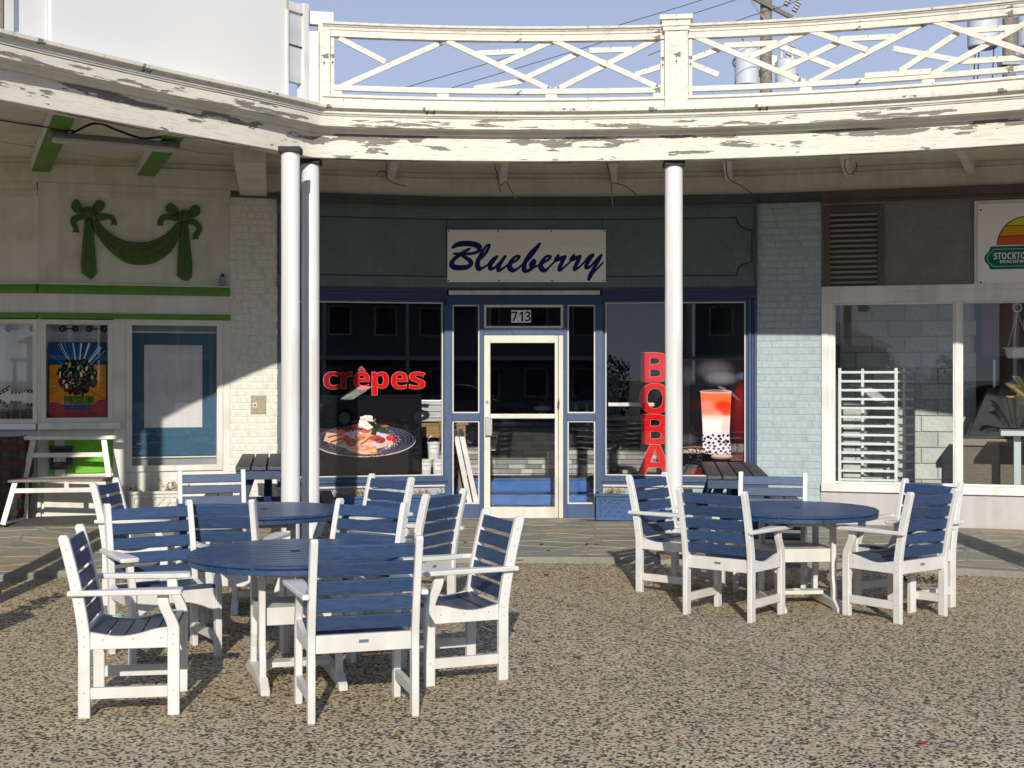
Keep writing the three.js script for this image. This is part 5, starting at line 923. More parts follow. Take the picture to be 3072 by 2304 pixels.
{ // marquee arrow and carved plank in the far left window
  const f = F0, w = -.14, z = Z(0, 550, 960 / 2124); const root = f.root('arrow_sign', 'white double-headed arrow sign with bulb dots in black edging', 'sign', F0.L - .5, f.Y(40, 890), w);
  const P = (X, Y) => new THREE.Vector2(...f.uy(...z(X, Y), w));
  const pts = [[-60, 1415], [65, 1340], [55, 1385], [160, 1385], [170, 1370], [255, 1375], [255, 1480], [165, 1480], [160, 1455], [55, 1455], [45, 1490]].map(p => P(...p));
  f.mesh(root, 'edging', extr(new THREE.Shape(pts), .02, .001), M.black, 0, 0, w - .01);
  const c = pts.reduce((a, p) => a.add(p.clone().multiplyScalar(1 / pts.length)), new THREE.Vector2()); f.mesh(root, 'panel', extr(new THREE.Shape(pts.map(p => p.clone().lerp(c, .22).setY(lerp(p.y, c.y, .35)))), .006, .001), M.whitePaint, 0, 0, w + .011);
  const dots = []; pts.forEach((p, i) => { const e = pts[(i + 1) % pts.length], n = Math.max(1, Math.round(p.distanceTo(e) / .05)); for (let k = 0; k < n; k++) { const q = p.clone().lerp(e, (k + .5) / n).lerp(c, .10); const g = new THREE.SphereGeometry(.011, 8, 6); g.translate(q.x, lerp(q.y, c.y, .10), 0); dots.push(g); } });
  f.mesh(root, 'bulbs', merge(dots), M.chairWhite, 0, 0, w + .014);
  const yb = f.uy(...z(100, 1590), w)[1], yt = f.uy(...z(100, 1497), w)[1];
  const pl = f.root('wooden_sign', 'dark wooden plank sign carved PICKLES in far left window', 'sign', f.L - .4, yb, w);
  f.slab(pl, 'plank', mat([.10, .045, .03], .7, { map: M.streak }), f.L - .95, f.uy(...z(245, 1500), w)[0], yb, yt, w - .03, w, .004);
  let u = f.uy(...z(222, 1500), w)[0]; for (const ch of [...'SELKCIP']) { const g = glyph(ch, .105, 'serif_bold'), wd = (g.bb.max.x - g.bb.min.x); u -= wd; f.mesh(pl, 'letter', letterGeo(g.sh, .004), mat([.20, .13, .09], .7), u - g.bb.min.x, yb + .045, w + .0005); u -= .012; }
}
{ // socket patch left on the cream pier and small lamp bracket
  const z = Z(0, 550, 960 / 2124); const [u0, y0] = FW.uy(...z(1665, 1530), .02), [u1, y1] = FW.uy(...z(1765, 1408), .02);
  const r = FW.root('socket_patch', 'bare tan patch with old socket on the cream pier', 'patch', (u0 + u1) / 2, y0, .02); FW.slab(r, 'plaster', mat([.42, .36, .24], .9, { map: M.grainy }), u0, u1, y0, y1, .0, .0215, .001); FW.slab(r, 'socket', M.bead, u0 + .02, u0 + .07, y0 + .07, y0 + .13, .02, .03, .004); FW.slab(r, 'hole', M.black, u0 + .035, u0 + .055, y0 + .09, y0 + .11, .028, .032, .001);
  const [a, b] = FW.uy(...z(1478, 650), .04); const l = FW.root('wall_fitting', 'small grey wall fitting above the green band', 'fitting', a, b - .07, .03); FW.slab(l, 'body', M.iron, a - .028, a + .028, b - .05, b + .06, .0, .05, .01); FW.slab(l, 'clip', M.iron, a - .04, a + .04, b - .01, b + .005, .0, .055, .003); FW.slab(l, 'knob', M.dark, a - .018, a + .018, b + .06, b + .085, .01, .045, .008);
}

// ------------------------------------------------------------------ planters, bench, barrel and the like by the walls
function dryPlant(root, x0, x1, y, zc, n, h, cols) {
  const gs = []; for (let i = 0; i < n; i++) {
    const cx = rr(x0, x1), hh = h * rr(.2, 1) * (0.5 + 0.5 * Math.sin(cx * 13 + x0 * 5) ** 2), a = rr(0, 6.28);
    const base = V3(cx, y, zc + rr(-.07, .07)), top = base.clone().add(V3(Math.cos(a) * hh * .7, hh, Math.sin(a) * hh * .5));
    for (let k = 0; k < 7; k++) { const p = base.clone().lerp(top, rr(.15, 1)), e = V3(rr(-1, 1), rr(-.6, .9), rr(-1, 1)).normalize(), s = V3(rr(-1, 1), rr(-1, 1), rr(-1, 1)).cross(e).normalize(), L = rr(.012, .032), wd = L * .42; const q = [p, p.clone().addScaledVector(e, L * .5).addScaledVector(s, wd), p.clone().addScaledVector(e, L), p.clone().addScaledVector(e, L * .5).addScaledVector(s, -wd)]; const g = new THREE.BufferGeometry(); g.setAttribute('position', new THREE.Float32BufferAttribute([q[0], q[1], q[2], q[0], q[2], q[3]].flatMap(v => [v.x, v.y, v.z]), 3)); g.setAttribute('uv', new THREE.Float32BufferAttribute(new Float32Array(12), 2)); g.computeVertexNormals(); gs.push(g); }
    const st = tube([base, base.clone().lerp(top, .5).add(V3(rr(-.01, .01), 0, 0)), top], .0022, 3, 3); gs.push(st);
  }
  const o = part(root, 'dried_foliage', merge(gs), cols); o.userData.kind = 'stuff'; return o;
}
const dryM = mat([.36, .22, .09], .9, { side: THREE.DoubleSide }), dryM2 = mat([.22, .15, .07], .9, { side: THREE.DoubleSide });
const soil = mat([.09, .065, .045], .95, { map: M.grainy });
function planter(f, u0, u1, y0, y1, w, dep, m, label, foliage, chevron) {
  const root = f.root('planter_box', label, 'planter', (u0 + u1) / 2, y0, w), L = u1 - u0;
  part(root, 'box', merge([bb(-L / 2, L / 2, 0, y1 - y0 - .03, 0, dep - .012), bb(-L / 2, L / 2, 0, .04, dep - .012, dep + .008, .003), bb(-L / 2, L / 2, y1 - y0 - .07, y1 - y0 - .03, dep - .012, dep + .008, .003), bb(-L / 2, -L / 2 + .05, .04, y1 - y0 - .07, dep - .012, dep + .008, .003), bb(L / 2 - .05, L / 2, .04, y1 - y0 - .07, dep - .012, dep + .008, .003)]), m);
  part(root, 'rim', merge([bb(-L / 2 - .02, L / 2 + .02, y1 - y0 - .03, y1 - y0, dep - .03, dep + .03, .004), bb(-L / 2 - .02, -L / 2 + .03, y1 - y0 - .03, y1 - y0, -.005, dep - .03, .004), bb(L / 2 - .03, L / 2 + .02, y1 - y0 - .03, y1 - y0, -.005, dep - .03, .004)]), m);
  part(root, 'soil', plainBox(L - .06, .02, dep - .04), soil, [0, y1 - y0 - .035, dep / 2]);
  const ph = y1 - y0 - .11, x0 = -L / 2 + .05, x1 = L / 2 - .05, st = .105;
  for (const s of [1, -1]) for (let c = x0 - ph; c < x1 + (s > 0 ? 0 : ph); c += st) { // crossing lath strips clipped to the panel
    let a = V3(c, .04, 0), b = V3(c + ph, .04 + ph, 0); if (s < 0) { a = V3(c + ph, .04, 0); b = V3(c, .04 + ph, 0); }
    const lo = Math.min(a.x, b.x), hi = Math.max(a.x, b.x), t = x => (x - a.x) / (b.x - a.x); let t0 = 0, t1 = 1; const ta = t(x0), tb = t(x1); t0 = Math.max(0, Math.min(ta, tb)); t1 = Math.min(1, Math.max(ta, tb)); if (t1 - t0 < .15) continue;
    const A = a.clone().lerp(b, t0), B = a.clone().lerp(b, t1); if (chevron && s < 0 && false) continue;
    const o = part(root, 'lath', bar(A, B, .032, .016, V3(-(B.y - A.y), B.x - A.x, 0), .002), m); o.position.z = dep - .008 + (s > 0 ? .006 : .0);
  }
  for (const q of foliage) dryPlant(root, q[0] * L, q[1] * L, y1 - y0 - .03, dep * .55, q[2], q[3], q[4] || dryM);
  return root;
}
const bluePlant = mat([.030, .10, .24], .5, { map: M.grainy });
planter(FLW, FLW.U(706), FLW.U(955), .06, .36, .03, .24, bluePlant, 'blue lattice planter of dry plants below the left window', [[-.48, -.1, 46, .16], [.0, .46, 40, .12]]);
planter(FRW, FRW.U(1291), FRW.U(1291) + 1.55, .06, .37, .03, .24, bluePlant, 'blue lattice planter of dry plants below the right window', [[-.5, -.3, 26, .14], [-.25, .2, 30, .10]]);
planter(FW, FW.U(279), FW.U(470), .18, .47, .03, .22, M.cream, 'cream lattice planter with withered plants at the left shop', [[-.5, -.38, 12, .14, dryM2], [-.15, .15, 26, .17, dryM]], true);

{ // white metal bench with weathered seat
  const y0 = .19, d = 14.72; const q = (X, Y) => { const [sx, sy] = Z(0, 1250, 400 / 1207)(X, Y); return at(sx, sy, d); };
  const t = thing('garden_bench', 'white metal bench with worn board seat by the barrel', 'bench', [-4.81, y0, -14.70], FW.turn * .55);
  const w2 = .50, sh = .45, fr = M.chairWhite;
  for (const s of [-1, 1]) {
    part(t, 'leg', bar(V3(s * w2 * 1.16, 0, .32), V3(s * w2 * .96, sh - .02, .20), .055, .035, V3(1, 0, 0)), fr); part(t, 'leg', bar(V3(s * w2 * .90, 0, -.20), V3(s * w2 * .86, sh - .03, -.14), .055, .035, V3(1, 0, 0)), fr);
    part(t, 'back_post', bar(V3(s * w2 * .88, sh, -.12), V3(s * w2 * .74, sh + .42, -.24), .06, .035, V3(1, 0, 0)), fr); part(t, 'foot_bar', bar(V3(s * w2 * 1.16, .015, .32), V3(s * w2 * .90, .015, -.2), .03, .035), fr);
  }
  for (let k = 0; k < 4; k++) part(t, 'seat_slat', box(1.10 - (k > 2 ? .08 : 0), .028, .10, .006), k === 3 ? M.whitePaint : M.woodGrey, [0, sh, .19 - k * .112]);
  part(t, 'front_rail', box(.96, .05, .03), fr, [0, sh - .10, .235]); part(t, 'seat_strut', box(.05, .09, .03), fr, [.05, sh - .055, .237]);
  part(t, 'back_rail', box(.80, .05, .03), fr, [0, sh + .25, -.19]);
  part(t, 'top_rail', box(1.06, .045, .10, .012), M.whitePaint, [0, sh + .435, -.245]);
}
{ // barrel
  const t = thing('wooden_barrel', 'old oak barrel with rusty hoops at the far left', 'barrel', [-5.60, .18, -14.86]);
  const R = y => .30 + .05 * Math.sin(Math.PI * clamp(y / .92)); const sm = [mat([.105, .085, .068], .9, { map: M.streak }), mat([.125, .10, .08], .9, { map: M.streak }), mat([.085, .068, .054], .9, { map: M.streak })];
  const N = 20; for (let k = 0; k < N; k++) { const P = [], I = []; for (let j = 0; j <= 8; j++) { const y = .92 * j / 8, r = R(y); for (const [da, dr] of [[-.5, -.03], [-.47, 0], [0, .004], [.47, 0], [.5, -.03]]) { const a = (k + da) / N * 6.2832; P.push(Math.cos(a) * (r + dr), y, Math.sin(a) * (r + dr)); } } for (let j = 0; j < 8; j++) for (let i = 0; i < 4; i++) { const a = j * 5 + i; I.push(a, a + 5, a + 1, a + 1, a + 5, a + 6); } const g = new THREE.BufferGeometry(); g.setAttribute('position', new THREE.Float32BufferAttribute(P, 3)); g.setIndex(I); g.computeVertexNormals(); const p = g.attributes.position, uv = new Float32Array(p.count * 2); for (let i = 0; i < p.count; i++) { uv[i * 2] = p.getY(i); uv[i * 2 + 1] = k * .1; } g.setAttribute('uv', new THREE.BufferAttribute(uv, 2)); part(t, 'stave', g, sm[k % 3]); }
  part(t, 'lid', new THREE.CylinderGeometry(.295, .295, .03, 28), sm[0], [0, .885, 0]);
  const hm = mat([.10, .038, .027], .85, { map: M.grainy }); for (const y of [.10, .28, .62, .80]) { const g = new THREE.CylinderGeometry(R(y + .03) + .007, R(y - .03) + .007, .06, 36, 1, true); part(t, 'hoop', g, hm, [0, y, 0]); }
}
{ // black utility box on the green panel
  const f = FW, z = Z(0, 1250, 400 / 1207), w = .03; const [u0, y0] = f.uy(...z(452, 480), .12), [u1, y1] = f.uy(...z(655, 268), .12);
  const root = f.root('mail_box', 'black wall box with white print on the green panel', 'box', (u0 + u1) / 2, y0, .0);
  f.slab(root, 'body', M.black, u0, u1, y0, y1 - .03, .001, .12, .01); f.slab(root, 'lid', M.black, u0 - .01, u1 + .01, y1 - .03, y1, .001, .14, .008);
  const tx = canvasTex(256, 256, c => { c.fillStyle = '#0b0b0c'; c.fillRect(0, 0, 256, 256); c.fillStyle = '#c9cdd2'; c.fillRect(30, 90, 36, 66); c.fillRect(72, 90, 50, 66); c.fillRect(128, 90, 40, 66); c.fillRect(174, 90, 14, 66); c.strokeStyle = '#0b0b0c'; c.lineWidth = 6; c.beginPath(); c.moveTo(58, 86); c.lineTo(46, 160); c.moveTo(150, 86); c.lineTo(142, 160); c.stroke(); c.fillStyle = '#6d6d70'; for (let i = 0; i < 5; i++) c.fillRect(30, 172 + i * 13, 150 - (i % 2) * 40, 4); });
  f.mesh(root, 'print', new THREE.PlaneGeometry(u1 - u0 - .03, y1 - y0 - .06), mat([1, 1, 1], .4, { map: tx }), (u0 + u1) / 2, (y0 + y1) / 2 - .02, .1215);
}
{ // flowering plant at the left edge
  const t = thing('croton_plant', 'dark leafy plant with red tips at the left edge', 'plant', [-3.64, 0.0, -9.25]);
  part(t, 'pot', new THREE.LatheGeometry([[0, 0], [.12, 0], [.16, .26], [.17, .28], [.15, .28], [0, .24]].map(p => new THREE.Vector2(...p)), 20), mat([.05, .05, .05], .7));
  const ms = [mat([.035, .055, .02], .5, { side: THREE.DoubleSide }), mat([.22, .03, .035], .5, { side: THREE.DoubleSide }), mat([.20, .17, .04], .5, { side: THREE.DoubleSide })];
  part(t, 'stem', tube([V3(0, .24, 0), V3(.01, .45, 0), V3(0, .68, 0)], .009, 8, 6), ms[0]); for (let k = 0; k < 64; k++) { const h = .27 + .43 * (k / 64), a = k * 2.4, L = rr(.09, .17), el = rr(-.3, .7), dir = V3(Math.cos(a) * Math.cos(el), Math.sin(el), Math.sin(a) * Math.cos(el)), s = V3(-Math.sin(a), 0, Math.cos(a)), b = V3(0, h, 0), wd = L * .13; const q = [b, b.clone().addScaledVector(dir, L * .5).addScaledVector(s, wd).add(V3(0, .01, 0)), b.clone().addScaledVector(dir, L).add(V3(0, -.03, 0)), b.clone().addScaledVector(dir, L * .5).addScaledVector(s, -wd).add(V3(0, .01, 0))]; const g = new THREE.BufferGeometry(); g.setAttribute('position', new THREE.Float32BufferAttribute([q[0], q[1], q[2], q[0], q[2], q[3]].flatMap(v => [v.x, v.y, v.z]), 3)); g.computeVertexNormals(); part(t, 'leaf', g, ms[k > 54 ? 2 : (k > 30 && k % 3 === 0 ? 1 : 0)]); }
}

// ------------------------------------------------------------------ chairs
const SHIFT = y => { const t = clamp((y - .40) / .535); return -.105 * Math.pow(t, 1.35); };
function makeChair() {
  const g = new THREE.Group(); g.name = 'dining_chair';
  const W = .2675, D = .2225;
  // back posts (rear legs run up into the back)
  { const f = [], b = []; for (let k = 0; k <= 12; k++) { const y = .38 + .54 * k / 12; f.push([D * -1 + .03 + SHIFT(y) - .004 * k / 12, y]); b.push([D * -1 - .03 + SHIFT(y) + .002 * k / 12, y]); }
    const pts = [[-D - .03, 0], [-D + .03, 0], ...f, [-D + .018 + SHIFT(.935), .937], [-D - .014 + SHIFT(.935), .937], ...b.reverse()];
    const e = extr(pts, .038, .004); e.rotateY(-Math.PI / 2); e.translate(.019, 0, 0); const q = uvm(e);
    for (const s of [-1, 1]) part(g, 'back_leg', q, M.chairWhite, [s * W, 0, 0]); }
  { const S = t => t * t * (3 - 2 * t), f = [], b = []; for (let k = 0; k <= 8; k++) { const y = .44 + .16 * k / 8, sft = -.055 * S(k / 8); f.push([D + .03 + sft, y]); b.push([D - .03 + sft + .004 * k / 8, y]); }
    const pts = [[D - .03, 0], [D + .03, 0], ...f, [D + .028 - .055, .632], [D - .026 - .055, .632], ...b.reverse()];
    const e = extr(pts, .038, .004); e.rotateY(-Math.PI / 2); e.translate(.019, 0, 0); const q = uvm(e);
    for (const s of [-1, 1]) part(g, 'front_leg', q, M.chairWhite, [s * W, 0, 0]); }
  { // arms
    const arm = s => { const sp = new THREE.Shape(); const P = (x, z) => [s * x, -z]; sp.moveTo(...P(.288, -.30)); sp.lineTo(...P(.322, -.30)); sp.quadraticCurveTo(...P(.335, 0), ...P(.348, .24)); sp.quadraticCurveTo(...P(.35, .268), ...P(.325, .27)); sp.lineTo(...P(.25, .27)); sp.quadraticCurveTo(...P(.235, .27), ...P(.235, .25)); sp.lineTo(...P(.235, .14)); sp.quadraticCurveTo(...P(.25, -.08), ...P(.288, -.18)); sp.closePath(); const e = extr(sp, .027, .005, 8); e.rotateX(-Math.PI / 2); return uvm(e); };
    for (const s of [-1, 1]) part(g, 'arm', arm(s), M.chairWhite, [0, .630, 0]); }
  const dip = z => .428 - .028 * Math.cos(clamp((z + .04) / .2, -1, 1) * Math.PI / 2) ** 2 + .012 * smooth(.05, .2, z);
  { const pts = [[-.1925, .35], [.1925, .35]]; for (let k = 0; k <= 10; k++) { const z = .1925 - .385 * k / 10; pts.push([z, dip(z) + .014]); } const e = extr(pts, .03, .003); e.rotateY(-Math.PI / 2); e.translate(.015, 0, 0); const q = uvm(e); for (const s of [-1, 1]) part(g, 'side_rail', q, M.chairWhite, [s * W, 0, 0]); }
  { const sp = new THREE.Shape(); sp.moveTo(-.248, .285); sp.quadraticCurveTo(-.13, .362, 0, .362); sp.quadraticCurveTo(.13, .362, .248, .285); sp.lineTo(.248, .432); sp.lineTo(-.248, .432); sp.closePath(); const e = extr(sp, .026, .003, 8); part(g, 'front_apron', uvm(e), M.chairWhite, [0, 0, D - .013]); }
  part(g, 'back_apron', box(.496, .092, .028), M.chairWhite, [0, .392, -D]);
  for (const s of [-1, 1]) part(g, 'stretcher', box(.03, .058, .385), M.chairWhite, [s * W, .125, 0]);
  for (let k = 0; k < 5; k++) { const z = -.158 + k * .0875, o = part(g, 'seat_slat', box(.498, .02, .080, .004), M.slatGrey[k % 2], [0, dip(z) + .002, z]); o.rotation.x = -Math.atan((dip(z + .03) - dip(z - .03)) / .06); }
  for (let k = 0; k < 5; k++) { const y = .498 + k * .0918, o = part(g, 'back_slat', box(.498, .0725, .021, .004), M.slat[(k * 2) % 3], [0, y, -D + .006 + SHIFT(y)]); o.rotation.x = Math.atan((SHIFT(y + .03) - SHIFT(y - .03)) / .06); }
  part(g, 'name_plate', box(.05, .017, .003, .001), mat([.12, .17, .19], .4), [0, .40, -D - .0145]);
  const sc = []; const S = (x, y, z) => { const c = new THREE.CylinderGeometry(.0048, .0048, .003, 8); c.rotateZ(Math.PI / 2); c.translate(x, y, z); sc.push(c); };
  for (const s of [-1, 1]) { for (const y of [.13, .37, .42]) { S(s * (W + .0195), y, D); S(s * (W + .0195), y, -D); } for (let k = 0; k < 5; k++) S(s * (W + .0195), .498 + k * .0918, -D + SHIFT(.498 + k * .0918)); for (const z of [-.13, .02, .16]) S(s * (W + .0155), .40, z); }
  part(g, 'screws', merge(sc), mat([.42, .41, .39], .45)).userData.kind = 'stuff';
  return g;
}
const chair0 = makeChair(); let firstChair = true;
function chair(x, d, a, label, group, y = 0) {
  const c = firstChair ? chair0 : chair0.clone(); firstChair = false; c.name = numbered('dining_chair'); c.position.set(x, y, -d); c.rotation.set(0, Math.PI - a * Math.PI / 180, 0); c.userData = {}; tag(c, label, 'chair', group); scene.add(c); return c;
}
const G1 = 'chairs around the front left table', G2 = 'chairs around the rear left table', G3 = 'chairs around the right table';
chair(-.824, 7.18, -17, 'blue slatted chair nearest the camera, its back towards us', G1);
chair(-2.01, 7.285, 81, 'white-armed chair at far left of the front table, side-on', G1);
chair(-2.18, 8.56, 148, 'chair at the rear left of the front table, facing us', G1);
chair(-.36, 8.03, -112, 'side-on chair right of the front table, beside open plaza', G1);
chair(-1.09, 8.66, -148, 'chair behind the front table, right of its centre, facing us', G1);
chair(-.76, 9.79, -63, 'chair right of the rear left table, turned to the columns', G2);
chair(-1.23, 10.96, -132, 'chair in front of the blue planter under the crepe poster', G2);
chair(-2.51, 11.5, 164, 'chair facing us behind the rear left table, beside the columns', G2);
chair(-2.86, 10.67, 92, 'chair left of the rear left table, below the bench', G2);
chair(-1.93, 9.35, 8, 'chair between the two left tables, its back towards us', G2);
chair(1.633, 10.04, 39, 'chair in front of the right table, back towards us', G3);
chair(1.378, 11.149, 129, 'chair left of the right table, in front of the column', G3);
chair(2.13, 11.235, -166, 'chair behind the right table, beside the blue picnic table', G3);
chair(2.80, 9.98, -38, 'front one of the two chairs right of the right table', G3);
chair(3.0, 10.45, -123, 'rear one of the two chairs right of the right table', G3);

// ------------------------------------------------------------------ round tables
function makeTable() {
  const g = new THREE.Group(); g.name = 'round_table'; const R = .61, n = 13, pw = 2 * R / n;
  for (let k = 0; k < n; k++) { // planks cut to the circle
    const z0 = -R + k * pw + .005, z1 = -R + (k + 1) * pw - .005; const X = z => Math.sqrt(Math.max(0.0004, R * R - z * z)); const pts = []; const m = 6;
    for (let i = 0; i <= m; i++) { const z = lerp(z0, z1, i / m); pts.push([X(z), -z]); } for (let i = m; i >= 0; i--) { const z = lerp(z0, z1, i / m); pts.push([-X(z), -z]); }
    const e = extr(pts, .026, .008); e.rotateX(-Math.PI / 2); part(g, 'plank', uvm(e), M.tableBlue[(k * 7) % 3], [0, .714, 0]);
  }
  for (let k = 0; k < 8; k++) { // edge band below
    const sp = new THREE.Shape(); const a0 = k / 8 * 6.2832 + .004, a1 = (k + 1) / 8 * 6.2832 - .004; sp.absarc(0, 0, R - .004, a0, a1, false); sp.absarc(0, 0, R - .10, a1, a0, true); sp.closePath(); const e = extr(sp, .030, .003, 8); e.rotateX(-Math.PI / 2); part(g, 'edge_band', uvm(e), M.tableBlue[k % 3], [0, .682, 0]);
  }
  part(g, 'umbrella_plug', new THREE.LatheGeometry([[0, 0], [.018, 0], [.02, .004], [.028, .004], [.03, 0]].map(p => new THREE.Vector2(...p)), 24), M.dark, [0, .7402, 0]);
  const fx = .215, lz = .225, wm = M.chairWhite;
  const leg = s => { const pts = [[s * lz - .03, .055], [s * lz + .03, .055], [s * lz + .03 - s * .0, .16], [s * (lz - .025) + .03, .24], [s * (lz - .025) + .03, .682], [s * (lz - .025) - .03, .682], [s * (lz - .025) - .03, .24], [s * lz - .03, .16]]; const e = extr(pts, .036, .004); e.rotateY(-Math.PI / 2); e.translate(.018, 0, 0); return uvm(e); };
  const foot = (() => { const pts = [[-.37, 0], [-.26, 0], [-.24, .012], [.24, .012], [.26, 0], [.37, 0], [.37, .03], [.27, .078], [-.27, .078], [-.37, .03]]; const e = extr(pts, .05, .004); e.rotateY(-Math.PI / 2); e.translate(.025, 0, 0); return uvm(e); })();
  for (const sx of [-1, 1]) { part(g, 'foot', foot, wm, [sx * fx, 0, 0]); for (const sz of [-1, 1]) part(g, 'leg', leg(sz), wm, [sx * (fx + .0), 0.003, 0]); part(g, 'cross_bearer', box(.034, .075, .62), wm, [sx * (fx - .036), .642, 0]); part(g, 'side_board', box(.026, .10, .34), wm, [sx * fx, .40, 0]); }
  for (const sz of [-1, 1]) { part(g, 'shelf_board', box(.404, .10, .024), wm, [0, .40, sz * .175]); part(g, 'top_bearer', box(.36, .07, .024), wm, [0, .645, sz * .13]); }
  part(g, 'shelf_top', box(.40, .016, .326), wm, [0, .440, 0]); part(g, 'stretcher', box(.385, .03, .11, .004), wm, [0, .10, 0]); part(g, 'stretcher_ring', new THREE.TorusGeometry(.03, .004, 6, 20).rotateX(Math.PI / 2), M.bead, [0, .117, 0]);
  return g;
}
const table0 = makeTable();
[[-1.25, 7.88, 17, 'round blue table in the left foreground, nearest the camera'], [2.18, 10.45, 6, 'round blue table on the right of the plaza'], [-1.88, 10.36, 10, 'round blue table behind the front one, beside paired columns']].forEach(([x, d, a, l], i) => { const t = i ? table0.clone() : table0; t.name = numbered('round_table'); t.position.set(x, 0, -d); t.rotation.set(0, a * Math.PI / 180, 0); t.userData = {}; tag(t, l, 'table', 'round plank tables'); scene.add(t); });

// ------------------------------------------------------------------ blue picnic tables by the shop windows
function picnic(x, d, a, n, len, h, label) {
  const t = thing('picnic_table', label, 'table', [x, .055, -d], a, 'blue picnic tables'); const pw = .148, w = n * pw;
  for (let k = 0; k < n; k++) part(t, 'plank', box(pw - .014, .04, len, .006), M.picnicTop, [-w / 2 + (k + .5) * pw, h - .02, 0]);
  for (const s of [-1, 1]) {
    const z = s * (len / 2 - .22);
    part(t, 'batten', box(w - .06, .09, .04), M.picnic, [0, h - .087, z]); part(t, 'end_batten', box(w - .02, .085, .035), M.picnic, [0, h - .085, s * (len / 2 - .04)]);
    part(t, 'seat_bearer', box(w + .62, .09, .04), M.picnic, [0, .36, z - s * .04]);
    for (const q of [-1, 1]) part(t, 'leg', bar(V3(q * (w / 2 + .10), 0, z + s * .03), V3(q * (w / 2 - .16), h - .045, z + s * .03), .09, .04, V3(1, 0, 0)), M.picnic);
  }
  for (const q of [-1, 1]) for (const k of [0, 1]) part(t, 'seat_plank', box(.135, .038, len, .006), M.picnicTop, [q * (w / 2 + .16 + k * .145), .425, 0]);
  part(t, 'brace', bar(V3(0, .36, -(len / 2 - .22)), V3(0, h - .1, -.12), .07, .04, V3(1, 0, 0)), M.picnic); part(t, 'brace', bar(V3(0, .36, len / 2 - .22), V3(0, h - .1, .12), .07, .04, V3(1, 0, 0)), M.picnic);
}
picnic(2.27, 14.05, -.111, 4, 2.1, .745, 'blue plank picnic table under the bubble tea poster');
picnic(-2.47, 13.83, .165, 4, 2.1, .85, 'blue plank picnic table behind the paired columns');

// ------------------------------------------------------------------ utility poles, wires
function pole(px, d, h, label, left) {
  const b = at(px * 3, 1128, d), t = thing('utility_pole', label, 'pole', [b.x, 0, -d]); const wm = mat([.40, .34, .27], .9, { map: M.streak, bumpMap: M.streak, bumpScale: .02 });
  part(t, 'shaft', new THREE.CylinderGeometry(.17, .20, h, 14), wm, [0, h / 2, 0]);
  const gm = mat([.55, .59, .62], .5), ins = mat([.50, .48, .44], .4);
  const drum = (x, y, z, r, hh) => { const o = part(t, 'transformer', new THREE.LatheGeometry([[0, 0], [r * .92, 0], [r, .05], [r, hh - .08], [r * 1.04, hh - .06], [r * .9, hh + .03], [0, hh + .09]].map(q => new THREE.Vector2(...q)), 26), gm, [x, y, z]); for (const s of [-1, 1]) { const c = mesh('bushing', new THREE.CylinderGeometry(.045, .07, .22, 10), ins); c.position.set(s * r * .5, hh + .13, .1); o.add(c); } const l = mesh('lug', box(.06, .2, .06), M.dark); l.position.set(r, hh * .35, 0); o.add(l); return o; };
  for (const [x, y, z, r, hh] of left) drum(x, y, z, r, hh);
  return [t, wm, ins];
}
{
  const d = 41, yv = vy => EYE + (812.2 - vy) / 2948.6 * d;   // height for a photo row at that depth
  const [t, wm, ins] = pole(766, d, yv(-60), 'weathered utility pole with transformers behind the middle of railing', [[-.62, yv(190), .25, .36, 1.08], [.55, yv(190), .3, .32, .75]]);
  const arm = part(t, 'crossarm', bar(V3(-.62, yv(-8), .2), V3(.75, yv(42), .2), .12, .11), wm);
  for (const [x, vy] of [[.55, 15], [.8, 28], [.62, 122], [.5, 140]]) { const g = []; for (let k = 0; k < 4; k++) { const c = new THREE.CylinderGeometry(.05, .09, .06, 10); c.translate(0, k * .09, 0); g.push(c); } part(t, 'insulator', merge(g), ins, [x, yv(vy), .3]).rotation.z = -.5; }
  part(t, 'brace', bar(V3(-.5, yv(5), .25), V3(-.05, yv(48), .18), .05, .02), M.iron);
  part(t, 'drop_wire', tube([V3(-.9, yv(125), .3), V3(-1.05, yv(140), .3), V3(-.95, yv(155), .3), V3(-1.0, yv(200), .3)], .022, 16, 5), M.black); part(t, 'drop_wire', tube([V3(-.75, yv(88), .3), V3(-.73, yv(200), .3)], .018, 4, 5), M.black); part(t, 'clamp', box(.16, .3, .34), M.iron, [.2, yv(135), .1]);
  const d2 = 37, y2 = vy => EYE + (812.2 - vy) / 2948.6 * d2;
  const [t2] = pole(1009, d2, y2(40), 'weathered utility pole with transformers at the right edge', [[-.78, y2(108), .2, .40, .86], [.55, y2(108), .2, .4, .9]]);
  part(t2, 'clamp', box(.5, .2, .4), M.iron, [0, y2(135), 0]); for (const x of [-1.05, -.95, -.55]) part(t2, 'drop_wire', tube([V3(x, y2(45), .3), V3(x + .03, y2(100), .3), V3(x - .02, y2(200), .3)], .02, 8, 5), M.black);
  [[[865, 192], [1180, 100], [1500, 5], [1800, -95], 'upper thin power line slanting across the sky'], [[975, 190], [1280, 98], [1595, -2], [1900, -105], 'lower thin power line slanting across the sky'], [[1400, 120], [1600, 42], [1700, 10], [1780, -20], 'short power line meeting the middle utility pole']].forEach(p => { const o = mesh('power_line', tube(p.slice(0, 4).map(q => at(q[0] * 1.38879, q[1] * 1.38879, 38)), .011, 30, 5), M.black); o.name = numbered('power_line'); tag(o, p[4], 'power line', 'overhead lines'); scene.add(o); });
}

